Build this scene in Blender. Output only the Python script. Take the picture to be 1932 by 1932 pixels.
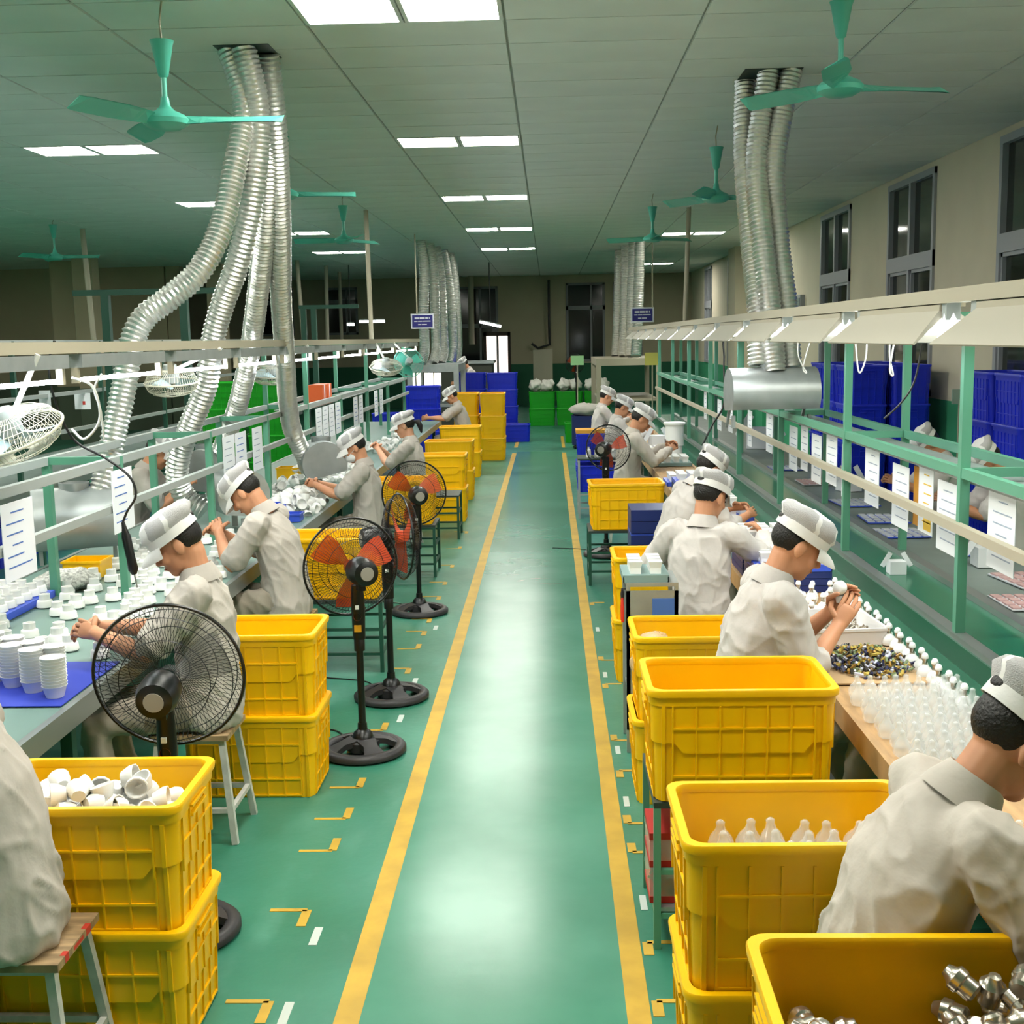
import bpy, bmesh, math, random
import numpy as np
from mathutils import Vector, Matrix, noise
random.seed(7)
PI = math.pi
SC = bpy.context.scene
COL = SC.collection
for o in list(bpy.data.objects): bpy.data.objects.remove(o)

# ------------------------------------------------------------------ camera
FPX, CAMZ, VP, ROLL = 2290.0, 2.1, (1035.0, 637.0), 0.014
def cam_basis():
    d = np.array([(VP[0]-966)/FPX, (VP[1]-966)/FPX, 1.0]); d /= np.linalg.norm(d)
    x = np.array([1, -ROLL, -(d[0]-ROLL*d[1])/d[2]]); x /= np.linalg.norm(x)
    u = np.cross(x, d)
    if u[1] > 0: u = -u
    return np.stack([x, d, u], 1)
CM = cam_basis()
cd = bpy.data.cameras.new('camera'); cam = bpy.data.objects.new('camera', cd); COL.objects.link(cam)
cd.sensor_width = 36.0; cd.lens = FPX/1932*36.0; cd.clip_start = 0.05; cd.clip_end = 200
rx, dn, fw = CM[0], CM[1], CM[2]
cam.matrix_world = Matrix(((rx[0], -dn[0], -fw[0], 0), (rx[1], -dn[1], -fw[1], 0), (rx[2], -dn[2], -fw[2], CAMZ), (0, 0, 0, 1)))
SC.camera = cam
def proj(x, y, z):
    c = CM @ np.array([x, y, z-CAMZ])
    return 966+FPX*c[0]/c[2], 966+FPX*c[1]/c[2], c[2]

# ------------------------------------------------------------------ world, exposure (the hall's lamps carry the light)
w = bpy.data.worlds.new('world'); SC.world = w; w.use_nodes = True
w.node_tree.nodes['Background'].inputs[0].default_value = (0.02, 0.025, 0.04, 1)   # night outside
w.node_tree.nodes['Background'].inputs[1].default_value = 1.0
SC.view_settings.view_transform = 'Standard'; SC.view_settings.look = 'None'
SC.view_settings.gamma = 1.0; SC.view_settings.use_curve_mapping = False
SC.view_settings.exposure = 0.0
PANEL_EMIT, TUBE_EMIT, BULB_EMIT = 46.0, 26.0, 5.0
SC.cycles.use_denoising = True; SC.cycles.use_light_tree = False
SC.cycles.use_adaptive_sampling = True; SC.cycles.adaptive_threshold = .05
SC.cycles.max_bounces = 5; SC.cycles.diffuse_bounces = 3; SC.cycles.transparent_max_bounces = 6; SC.cycles.glossy_bounces = 3
SC.cycles.sample_clamp_indirect = 6.0
SC.cycles.caustics_reflective = False; SC.cycles.caustics_refractive = False

# ------------------------------------------------------------------ materials
ORD = ['first', 'second', 'third', 'fourth', 'fifth', 'sixth', 'seventh', 'eighth', 'ninth', 'tenth', 'eleventh', 'twelfth', 'thirteenth']
def lin(c):
    if isinstance(c, str):
        c = c.lstrip('#'); c = [int(c[i:i+2], 16)/255 for i in (0, 2, 4)]
        c = [x/12.92 if x <= .04045 else ((x+.055)/1.055)**2.4 for x in c]
    return (c[0], c[1], c[2], 1.0)
MATS = {}
def mat(name, col, rough=.5, metal=0.0, emit=0.0, var=0.0, vscale=4.0, bump=0.0, bscale=60.0, alpha=1.0, trans=0.0, sss=0.0, spec=0.5, col2=None, coat=0.0, stretch=None, ior=1.45):
    if name in MATS: return MATS[name]
    m = bpy.data.materials.new(name); MATS[name] = m; m.use_nodes = True
    nt = m.node_tree; b = nt.nodes['Principled BSDF']
    c = lin(col); b.inputs['Base Color'].default_value = c
    b.inputs['Roughness'].default_value = rough; b.inputs['Metallic'].default_value = metal
    b.inputs['Specular IOR Level'].default_value = spec; b.inputs['IOR'].default_value = ior
    if emit:
        b.inputs['Emission Color'].default_value = c; b.inputs['Emission Strength'].default_value = emit
    if alpha < 1: b.inputs['Alpha'].default_value = alpha
    if trans: b.inputs['Transmission Weight'].default_value = trans
    if coat: b.inputs['Coat Weight'].default_value = coat; b.inputs['Coat Roughness'].default_value = .15
    if sss:
        b.inputs['Subsurface Weight'].default_value = sss; b.inputs['Subsurface Radius'].default_value = (.02, .008, .004); b.inputs['Subsurface Scale'].default_value = .3
    tc = None
    if var or bump:
        tc = nt.nodes.new('ShaderNodeTexCoord'); src = tc.outputs['Object']
        if stretch:
            mp = nt.nodes.new('ShaderNodeMapping'); mp.inputs['Scale'].default_value = stretch
            nt.links.new(src, mp.inputs['Vector']); src = mp.outputs['Vector']
    if var:
        n = nt.nodes.new('ShaderNodeTexNoise'); n.inputs['Scale'].default_value = vscale; n.inputs['Detail'].default_value = 5
        nt.links.new(src, n.inputs['Vector'])
        r = nt.nodes.new('ShaderNodeMix'); r.data_type = 'RGBA'
        c2 = lin(col2) if col2 else tuple(x*(1-var) for x in c[:3])+(1,)
        r.inputs[6].default_value = c2; r.inputs[7].default_value = c if col2 else tuple(min(1, x*(1+var*.6)) for x in c[:3])+(1,)
        cr = nt.nodes.new('ShaderNodeMapRange'); cr.inputs['From Min'].default_value = .35; cr.inputs['From Max'].default_value = .65
        nt.links.new(n.outputs['Fac'], cr.inputs['Value']); nt.links.new(cr.outputs['Result'], r.inputs[0])
        nt.links.new(r.outputs[2], b.inputs['Base Color'])
    if bump:
        n2 = nt.nodes.new('ShaderNodeTexNoise'); n2.inputs['Scale'].default_value = bscale; n2.inputs['Detail'].default_value = 3
        nt.links.new(src, n2.inputs['Vector'])
        bp = nt.nodes.new('ShaderNodeBump'); bp.inputs['Strength'].default_value = bump; bp.inputs['Distance'].default_value = .01
        nt.links.new(n2.outputs['Fac'], bp.inputs['Height']); nt.links.new(bp.outputs['Normal'], b.inputs['Normal'])
    return m

# ------------------------------------------------------------------ mesh builder
class MB:
    def __init__(s): s.v = []; s.f = []; s.m = []
    def add(s, vs, fs, mi=0):
        o = len(s.v); s.v.extend([tuple(p) for p in vs]); s.f.extend([tuple(i+o for i in q) for q in fs]); s.m.extend([mi]*len(fs)); return s
    def box(s, x0, x1, y0, y1, z0, z1, mi=0):
        return s.add([(x0,y0,z0),(x1,y0,z0),(x1,y1,z0),(x0,y1,z0),(x0,y0,z1),(x1,y0,z1),(x1,y1,z1),(x0,y1,z1)],
                     [(0,3,2,1),(4,5,6,7),(0,1,5,4),(1,2,6,5),(2,3,7,6),(3,0,4,7)], mi)
    def cbox(s, c, d, mi=0):
        return s.box(c[0]-d[0]/2, c[0]+d[0]/2, c[1]-d[1]/2, c[1]+d[1]/2, c[2]-d[2]/2, c[2]+d[2]/2, mi)
    def bar(s, a, b, wd, ht=None, mi=0, up=(0,0,1)):
        a, b = Vector(a), Vector(b); d = (b-a).normalized(); u = Vector(up)
        if abs(d.dot(u)) > .95: u = Vector((0,1,0))
        x = d.cross(u).normalized(); y = x.cross(d).normalized(); ht = ht or wd
        vs = []
        for p in (a, b):
            for i, j in ((-1,-1),(1,-1),(1,1),(-1,1)): vs.append(p+x*i*wd/2+y*j*ht/2)
        return s.add(vs, [(0,1,2,3),(7,6,5,4),(0,4,5,1),(1,5,6,2),(2,6,7,3),(3,7,4,0)], mi)
    def tube(s, pts, r, n=8, mi=0, cap=True, hint=None):
        """round (r float / list) or elliptic (list of (ra, rb)) tube through pts"""
        P = [Vector(p) for p in pts]; k = len(P)
        R = r if isinstance(r, (list, tuple)) else [r]*k
        R = [q if isinstance(q, (tuple, list)) else (q, q) for q in R]
        vs, fs = [], []; prev = None
        for i in range(k):
            d = (P[min(i+1, k-1)]-P[max(i-1, 0)])
            if d.length < 1e-9: d = Vector((0,0,1))
            d.normalize()
            if prev is None:
                u = Vector(hint) if hint else (Vector((1,0,0)) if abs(d.x) < .8 else Vector((0,1,0)))
            else: u = prev
            u = (u-d*u.dot(d)); u = u.normalized() if u.length > 1e-6 else d.orthogonal().normalized()
            prev = u; w_ = d.cross(u)
            for j in range(n):
                a = 2*PI*j/n; vs.append(P[i]+u*math.cos(a)*R[i][0]+w_*math.sin(a)*R[i][1])
        for i in range(k-1):
            for j in range(n):
                fs.append((i*n+j, i*n+(j+1) % n, (i+1)*n+(j+1) % n, (i+1)*n+j))
        if cap: fs.append(tuple(range(n-1, -1, -1))); fs.append(tuple((k-1)*n+j for j in range(n)))
        return s.add(vs, fs, mi)
    def capsule(s, pts, r, n=12, mi=0, hint=None):
        """tube with rounded ends"""
        P = [Vector(p) for p in pts]; R = r if isinstance(r, (list, tuple)) else [r]*len(P)
        R = [q if isinstance(q, (tuple, list)) else (q, q) for q in R]
        def end(p, q, rr):
            d = (p-q).normalized(); m_ = min(rr); o = []
            for t in (.5, .87, .985): o.append((p+d*m_*t, tuple(x*math.sqrt(max(1-t*t, .001)) for x in rr)))
            return o
        a = end(P[0], P[1], R[0]); b = end(P[-1], P[-2], R[-1])
        pp = [x[0] for x in reversed(a)]+P+[x[0] for x in b]; rr = [x[1] for x in reversed(a)]+R+[x[1] for x in b]
        return s.tube(pp, rr, n, mi, True, hint)
    def lathe(s, prof, n=24, c=(0,0,0), mi=0, axis='z'):
        """prof = [(r, z)]; closed at ends where r == 0"""
        vs, fs = [], []; k = len(prof)
        for r, z in prof:
            for j in range(n):
                a = 2*PI*j/n; p = (r*math.cos(a), r*math.sin(a), z)
                if axis == 'y': p = (p[0], p[2], -p[1])
                if axis == 'x': p = (p[2], p[0], p[1])
                vs.append((p[0]+c[0], p[1]+c[1], p[2]+c[2]))
        for i in range(k-1):
            for j in range(n): fs.append((i*n+j, i*n+(j+1) % n, (i+1)*n+(j+1) % n, (i+1)*n+j))
        if prof[0][0] > 1e-5: pass
        return s.add(vs, fs, mi)
    def sphere(s, c, r, n=12, m=8, mi=0):
        r = r if isinstance(r, (tuple, list)) else (r, r, r); vs = [(c[0], c[1], c[2]-r[2])]; fs = []
        for i in range(1, m):
            t = -PI/2+PI*i/m
            for j in range(n):
                a = 2*PI*j/n; vs.append((c[0]+r[0]*math.cos(t)*math.cos(a), c[1]+r[1]*math.cos(t)*math.sin(a), c[2]+r[2]*math.sin(t)))
        vs.append((c[0], c[1], c[2]+r[2])); L = len(vs)-1
        for j in range(n):
            fs.append((0, 1+(j+1) % n, 1+j)); fs.append((L, L-n+j, L-n+(j+1) % n))
        for i in range(m-2):
            for j in range(n): fs.append((1+i*n+j, 1+i*n+(j+1) % n, 1+(i+1)*n+(j+1) % n, 1+(i+1)*n+j))
        return s.add(vs, fs, mi)
    def torus(s, c, R, r, n=32, m=8, mi=0, axis='z'):
        vs, fs = [], []
        for i in range(n):
            a = 2*PI*i/n
            for j in range(m):
                b = 2*PI*j/m; q = R+r*math.cos(b); p = (q*math.cos(a), q*math.sin(a), r*math.sin(b))
                if axis == 'y': p = (p[0], p[2], -p[1])
                if axis == 'x': p = (p[2], p[0], p[1])
                vs.append((p[0]+c[0], p[1]+c[1], p[2]+c[2]))
        for i in range(n):
            for j in range(m): fs.append((i*m+j, ((i+1) % n)*m+j, ((i+1) % n)*m+(j+1) % m, i*m+(j+1) % m))
        return s.add(vs, fs, mi)
    def prism(s, poly, z0, z1, mi=0):
        n = len(poly)
        return s.add([(p[0], p[1], z0) for p in poly]+[(p[0], p[1], z1) for p in poly],
                     [tuple(range(n-1, -1, -1)), tuple(range(n, 2*n))]+[(i, (i+1) % n, n+(i+1) % n, n+i) for i in range(n)], mi)
    def xform(s, M, start=0):
        for i in range(start, len(s.v)): s.v[i] = tuple(M @ Vector(s.v[i]))
        return s
    def mesh(s, name, mats, smooth=None):
        me = bpy.data.meshes.new(name); me.from_pydata(s.v, [], s.f)
        for m in (mats if isinstance(mats, (list, tuple)) else [mats]): me.materials.append(m)
        if isinstance(mats, (list, tuple)) and len(mats) > 1: me.polygons.foreach_set('material_index', s.m)
        if smooth is not None:
            me.polygons.foreach_set('use_smooth', [True]*len(me.polygons))
            me.set_sharp_from_angle(angle=math.radians(smooth))
        me.update(); return me
    def build(s, name, mats, parent=None, smooth=None, loc=None, rot=None):
        return link(name, s.mesh(name, mats, smooth), parent, loc, rot)
def link(name, me, parent=None, loc=None, rot=None):
    o = bpy.data.objects.new(name, me); COL.objects.link(o)
    if parent: o.parent = parent
    if loc is not None: o.location = loc
    if rot is not None: o.rotation_euler = rot
    return o
def tag(o, label=None, cat=None, group=None, kind=None):
    if label: o['label'] = label
    if cat: o['category'] = cat
    if group: o['group'] = group
    if kind: o['kind'] = kind
    return o
def thing(name, label, cat, loc=(0,0,0), rz=0, group=None):
    o = bpy.data.objects.new(name, None); COL.objects.link(o); o.empty_display_size = .05
    o.location = loc; o.rotation_euler = (0, 0, rz); return tag(o, label, cat, group)
KIDS = {}
def copy_tree(o, parent=None, loc=None, rz=None, label=None, group=None, rot=None):
    c = o.copy(); COL.objects.link(c)
    if parent: c.parent = parent
    if loc is not None: c.location = loc
    if rz is not None: c.rotation_euler = (0, 0, rz)
    if rot is not None: c.rotation_euler = rot
    if label: c['label'] = label
    if group: c['group'] = group
    for k in o.children: copy_tree(k, c)
    return c
def struct(name, mb, m, label, parent=None, smooth=None):
    o = mb.build(name, m, parent, smooth)
    if parent is None: tag(o, label, kind='structure')
    return o
def spline(pts, n):
    """Catmull-Rom resample"""
    P = [Vector(p) for p in pts]; Q = [P[0]*2-P[1]]+P+[P[-1]*2-P[-2]]; out = []
    for i in range(len(P)-1):
        a, b, c, d = Q[i:i+4]
        for k in range(n):
            t = k/n; out.append(.5*((2*b)+(c-a)*t+(2*a-5*b+4*c-d)*t*t+(3*b-a-3*c+d)*t**3))
    out.append(P[-1]); return out

# palette
M_yel = mat('yellow_plastic', '#f8be00', .38, var=.06, vscale=3, sss=0)
M_blu = mat('blue_plastic', '#152bcc', .35, var=.05, vscale=3)
M_grn = mat('green_plastic', '#12a018', .4, var=.05, vscale=3)
M_post = mat('green_painted_steel', '#57947a', .42)
M_cream = mat('cream_painted_steel', '#aaa38f', .5)
M_grey = mat('grey_painted_steel', '#9aa19e', .45)
M_white = mat('white_plastic', '#f1f1ee', .4)
M_black = mat('black_plastic', '#0e0f10', .32)
M_dkgrey = mat('dark_grey_plastic', '#2c2a2c', .45)
M_teal = mat('turquoise_enamel', '#4fae9a', .35)
M_foil = mat('aluminium_foil', '#dededa', .3, .85, var=.08, vscale=30, bump=.15, bscale=90)
M_galv = mat('galvanised_sheet', '#aab0b0', .38, .55, var=.1, vscale=7)
M_tabletop = mat('grey_green_table_mat', '#6f8a82', .4, var=.05)
M_alu = mat('aluminium_profile', '#9fa6a4', .35, .7)
M_paper = mat('white_paper', '#e9edf2', .7)
M_wood = mat('worn_plywood', '#a58a66', .6, var=.35, vscale=9, stretch=(1, 6, 1))
M_ylw_paint = mat('yellow_floor_paint', '#bf9a30', .5, var=.15, vscale=6)
M_wht_paint = mat('white_floor_label', '#bcc6c0', .5)
M_tube = mat('fluorescent_tube', '#f3fbff', .4, emit=TUBE_EMIT); M_tubeL = mat('bare_fluorescent_tube', '#f3fbff', .4, emit=TUBE_EMIT*2.0)
M_led = mat('light_panel_diffuser', '#fffdf2', .4, emit=PANEL_EMIT)
M_wire_w = mat('white_cable', '#dcdcd8', .5)
M_wire_b = mat('black_cable', '#161616', .5)
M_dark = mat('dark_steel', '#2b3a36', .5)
M_darkpost = mat('dark_green_steel', '#1f4d3d', .5)
# ================================================================== THE HALL
ZC, XR, YB = 4.0, 4.4, 38.0
XL, YN = -16.0, -3.0
# floor: glossy green epoxy, with random paler patches
def floor_mat():
    m = mat('green_epoxy_floor', '#2f7d62', .3)
    nt = m.node_tree; b = nt.nodes['Principled BSDF']
    tc = nt.nodes.new('ShaderNodeTexCoord')
    def nz(scale, det, st=None):
        n = nt.nodes.new('ShaderNodeTexNoise'); n.inputs['Scale'].default_value = scale; n.inputs['Detail'].default_value = det
        if st:
            mp = nt.nodes.new('ShaderNodeMapping'); mp.inputs['Scale'].default_value = st
            nt.links.new(tc.outputs['Object'], mp.inputs['Vector']); nt.links.new(mp.outputs['Vector'], n.inputs['Vector'])
        else: nt.links.new(tc.outputs['Object'], n.inputs['Vector'])
        return n
    n1 = nz(1.1, 6); n2 = nz(5, 6, (1, .5, 1)); n3 = nz(24, 4)
    mx = nt.nodes.new('ShaderNodeMix'); mx.data_type = 'RGBA'; mx.inputs[6].default_value = lin('#2b7058'); mx.inputs[7].default_value = lin('#3c826d')
    mr = nt.nodes.new('ShaderNodeMapRange'); mr.inputs['From Min'].default_value = .35; mr.inputs['From Max'].default_value = .68
    nt.links.new(n1.outputs['Fac'], mr.inputs['Value']); nt.links.new(mr.outputs['Result'], mx.inputs[0])
    mx2 = nt.nodes.new('ShaderNodeMix'); mx2.data_type = 'RGBA'; mx2.inputs[7].default_value = lin('#629a86')
    mr2 = nt.nodes.new('ShaderNodeMapRange'); mr2.inputs['From Min'].default_value = .55; mr2.inputs['From Max'].default_value = .8; mr2.inputs['To Max'].default_value = .5
    nt.links.new(n2.outputs['Fac'], mr2.inputs['Value']); nt.links.new(mr2.outputs['Result'], mx2.inputs[0])
    nt.links.new(mx.outputs[2], mx2.inputs[6]); nt.links.new(mx2.outputs[2], b.inputs['Base Color'])
    mr3 = nt.nodes.new('ShaderNodeMapRange'); mr3.inputs['To Min'].default_value = .26; mr3.inputs['To Max'].default_value = .5
    nt.links.new(n2.outputs['Fac'], mr3.inputs['Value']); nt.links.new(mr3.outputs['Result'], b.inputs['Roughness'])
    bp = nt.nodes.new('ShaderNodeBump'); bp.inputs['Strength'].default_value = .06; bp.inputs['Distance'].default_value = .02
    nt.links.new(n3.outputs['Fac'], bp.inputs['Height']); nt.links.new(bp.outputs['Normal'], b.inputs['Normal'])
    return m
M_floor = floor_mat()
struct('floor', MB().box(XL-.2, XR+.2, YN-.2, YB+.2, -.1, 0), M_floor, 'glossy green epoxy floor of the factory hall')
M_aisle = mat('aisle_wear_and_reflection', '#548f7a', .22, var=.12, vscale=1.6, col2='#42816a', bump=.05, bscale=20)  # paler strip puts wear and reflected light into the aisle colour
struct('floor_aisle', MB().box(-.62, .215, YN, 22.6, 0, .0012), M_aisle, 'paler green walkway between the yellow lines, wear and reflection in its colour')
for i, (x0, x1, y0, y1) in enumerate(((-.70, -.62, YN, 22.3), (.215, .29, YN, 22.3), (-.70, -.63, 23.5, 27), (.23, .29, 23.3, 26))):
    struct('trim_%d' % (i+1), MB().box(x0, x1, y0, y1, 0, .002), M_ylw_paint,
           ['long yellow floor line beside the pedestal fans', 'long yellow floor line beside the right row of crates', 'short yellow floor line near the tall blue stack', 'short yellow floor line before the green crates'][i])
def mark(x, y, sx, sy, a=.14, t=.022):
    mb = MB(); mb.box(min(x, x+sx*a), max(x, x+sx*a), y-t/2, y+t/2, 0, .0022); mb.box(x-t*.8, x+t*.8, min(y, y+sy*a*.9), max(y, y+sy*a*.9), 0, .0022)
    o = struct('floor_marking', mb, M_ylw_paint, 'small yellow corner mark painted on the green floor'); o['group'] = 'yellow corner marks on the floor'; return o
def dash(x, y, l=.13, wd=.03):
    o = struct('floor_label', MB().box(x-wd/2, x+wd/2, y-l/2, y+l/2, 0, .0022), M_wht_paint, 'small white label strip stuck on the green floor'); o['group'] = 'white label strips on the floor'
for y in (3.3, 3.62, 4.25, 4.78, 5.12, 5.5, 6.0, 6.35, 7.1, 7.6, 8.1, 8.6, 9.0, 9.8, 10.4, 11.2, 12.1, 13.2):
    s = 1 if int(y*10) % 2 else -1
    mark(-.93, y, -1, s)
for y in (3.55, 4.05, 6.55, 7.3, 8.7): dash(-.86, y)
for y in (3.62, 4.0, 4.75, 5.05, 5.7, 6.15, 7.2, 7.75, 9.5): mark(.315, y, 1, 1 if int(y*100) % 2 else -1, .1)
for y in (4.3, 5.3, 6.0, 7.4, 8.6): dash(.325, y, .12, .025)

# ceiling: tiles laid in a grid, recessed joints
M_slab = mat('ceiling_void', '#232825', .9)
M_tile = mat('ceiling_tile', '#dbdfd9', .62, var=.05, vscale=1.5, bump=.05, bscale=140)
ceil = struct('ceiling', MB().box(XL-.2, XR+.2, YN-.2, YB+.2, ZC+.02, ZC+.15), M_slab, 'suspended ceiling of pale grey-green tiles')
GX0, GY0, TW, TD = -.24, 7.65, 1.2, .6
LIGHTS = {}
for r in range(-1, 5):  # pairs every eighth tile row
    LIGHTS[(-1, round((7.05+4.8*r-GY0)/TD))] = 'c'
for r in (1, 2, 3, 4): LIGHTS[(-4, round((7.05+4.8*r+.0-GY0)/TD))] = 'l'
LIGHTS[(2, round((23.25-GY0)/TD))] = 'r'; LIGHTS[(2, round((32.85-GY0)/TD))] = 'r'
LIGHTS[(-4, round((7.05-GY0)/TD))] = 'l'; LIGHTS[(-4, round((2.25-GY0)/TD))] = 'l'; LIGHTS[(2, round((2.25-GY0)/TD))] = 'r'
for k in (-1, 2, -4): LIGHTS[(k, round((4.65-GY0)/TD))] = {-1: 'c', 2: 'r', -4: 'l'}[k]  # extra pairs out of view, added to brighten the foreground
for yy in (7.05, 11.85, 16.65, 21.45):
    for k in ((-8, -11) if yy < 20 else (-12,)): LIGHTS[(k, round((yy-GY0)/TD))] = 'f'  # unseen pairs added as fill for the dark left bay
tiles = []
kx0 = math.floor((XL-GX0)/TW); kx1 = math.ceil((XR-GX0)/TW)
for k in range(kx0, kx1):
    for j in range(math.floor((YN-GY0)/TD), math.ceil((YB-GY0)/TD)):
        x0, x1 = max(GX0+k*TW, XL), min(GX0+(k+1)*TW, XR); y0, y1 = GY0+j*TD, min(GY0+(j+1)*TD, YB)
        if (k, j) in LIGHTS or x1-x0 < .05: continue
        px, py, pz = proj((x0+x1)/2, (y0+y1)/2, ZC)
        vis = pz > 0 and -60 < px < 1990 and -30 < py < 700
        tiles.append((((x1-x0)*FPX/pz)*(TD*FPX/pz)*1.9/pz if vis else 0, x0, x1, y0, y1, k, j))
tiles.sort(reverse=True)
tm = {}
def tile_mesh(wd, dp):
    key = (round(wd, 3), round(dp, 3))
    if key not in tm:
        a, b = wd/2-.011, dp/2-.0075
        mb = MB(); mb.add([(-a,-b,.0),(a,-b,.0),(a,b,.0),(-a,b,.0),(-a-.004,-b-.002,.012),(a+.004,-b-.002,.012),(a+.004,b+.002,.012),(-a-.004,b+.002,.012)],
                          [(3,2,1,0),(0,1,5,4),(1,2,6,5),(2,3,7,6),(3,0,4,7)])
        tm[key] = mb.mesh('tile', M_tile)
    return tm[key]
rest = MB()
for n_, (a_, x0, x1, y0, y1, k, j) in enumerate(tiles):
    if n_ < 300 and a_ > 0: link('tile', tile_mesh(x1-x0, y1-y0), ceil, ((x0+x1)/2, (y0+y1)/2, ZC+random.uniform(-.001, .001)))
    else:
        a, b = .011, .0075
        rest.add([(x0+a,y0+b,ZC),(x1-a,y0+b,ZC),(x1-a,y1-b,ZC),(x0+a,y1-b,ZC),(x0+a,y0+b,ZC+.012),(x1-a,y0+b,ZC+.012),(x1-a,y1-b,ZC+.012),(x0+a,y1-b,ZC+.012)],
                 [(3,2,1,0),(0,1,5,4),(1,2,6,5),(2,3,7,6),(3,0,4,7)])
o = rest.build('far_tiles', M_tile, ceil); o['kind'] = 'stuff'
M_gridbar = mat('ceiling_grid_bar', '#8b948d', .5)
for k in range(kx0+1, kx1):
    x = GX0+k*TW; MB().box(x-.009, x+.009, YN, YB, ZC+.012, ZC+.02).build('grid_bar', M_gridbar, ceil)
M_lframe = mat('light_panel_frame', '#d5d8d2', .4)
names_c = ['behind the camera', 'at the top edge of the picture', 'second of the central row', 'third of the central row', 'fourth of the central row', 'farthest of the central row']
cnt = {}
for (k, j), row in sorted(LIGHTS.items(), key=lambda q: q[0][1]):
    x0 = GX0+k*TW; y0 = GY0+j*TD
    for h in (0, 1):
        side = 'left' if h == 0 else 'right'
        rown = {'c': 'central row', 'l': 'row left of the ducts', 'r': 'row by the right wall', 'f': 'added fill, far left bay'}[row]
        cnt[row] = cnt.get(row, 0)+1  # second pair of the central, left and right rows is added fill
        t = thing('ceiling_light', 'square ceiling light, %s half of the %s pair, %s' % (side, ORD[(cnt[row]-1)//2], rown), 'ceiling light', (x0+.3+.6*h, y0+.3, ZC), 0, 'square ceiling light panels')
        fr = MB()
        for a, b, c, d in ((-.295,.295,-.295,-.27),(-.295,.295,.27,.295),(-.295,-.27,-.27,.27),(.27,.295,-.27,.27)): fr.box(a, b, c, d, -.006, .015)
        fr.build('frame', M_lframe, t)
        MB().box(-.27, .27, -.27, .27, 0, .008).build('diffuser', M_led, t)

# walls
def wall_mat(name, up, low, h, sc=1.5):
    m = mat(name, up, .75)
    nt = m.node_tree; b = nt.nodes['Principled BSDF']
    g = nt.nodes.new('ShaderNodeNewGeometry'); sx = nt.nodes.new('ShaderNodeSeparateXYZ'); nt.links.new(g.outputs['Position'], sx.inputs[0])
    gt = nt.nodes.new('ShaderNodeMath'); gt.operation = 'GREATER_THAN'; gt.inputs[1].default_value = h; nt.links.new(sx.outputs['Z'], gt.inputs[0])
    n = nt.nodes.new('ShaderNodeTexNoise'); n.inputs['Scale'].default_value = sc; n.inputs['Detail'].default_value = 6
    tc = nt.nodes.new('ShaderNodeTexCoord'); nt.links.new(tc.outputs['Object'], n.inputs['Vector'])
    m1 = nt.nodes.new('ShaderNodeMix'); m1.data_type = 'RGBA'; c = lin(up)
    m1.inputs[6].default_value = tuple(x*.82 for x in c[:3])+(1,); m1.inputs[7].default_value = c; nt.links.new(n.outputs['Fac'], m1.inputs[0])
    m2 = nt.nodes.new('ShaderNodeMix'); m2.data_type = 'RGBA'; m2.inputs[6].default_value = lin(low)
    nt.links.new(gt.outputs[0], m2.inputs[0]); nt.links.new(m1.outputs[2], m2.inputs[7]); nt.links.new(m2.outputs[2], b.inputs['Base Color'])
    return m
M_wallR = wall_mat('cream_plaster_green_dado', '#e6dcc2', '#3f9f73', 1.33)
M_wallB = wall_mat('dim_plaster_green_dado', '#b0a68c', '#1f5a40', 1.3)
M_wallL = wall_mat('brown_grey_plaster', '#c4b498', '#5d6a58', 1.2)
M_frame = mat('grey_window_frame', '#a3a6ab', .45)
M_pane = mat('night_window_glass', '#30352f', .06, spec=.6)
M_curtain = mat('brown_curtain', '#6d5643', .8, var=.3, vscale=8, stretch=(6, 6, .3))
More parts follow.
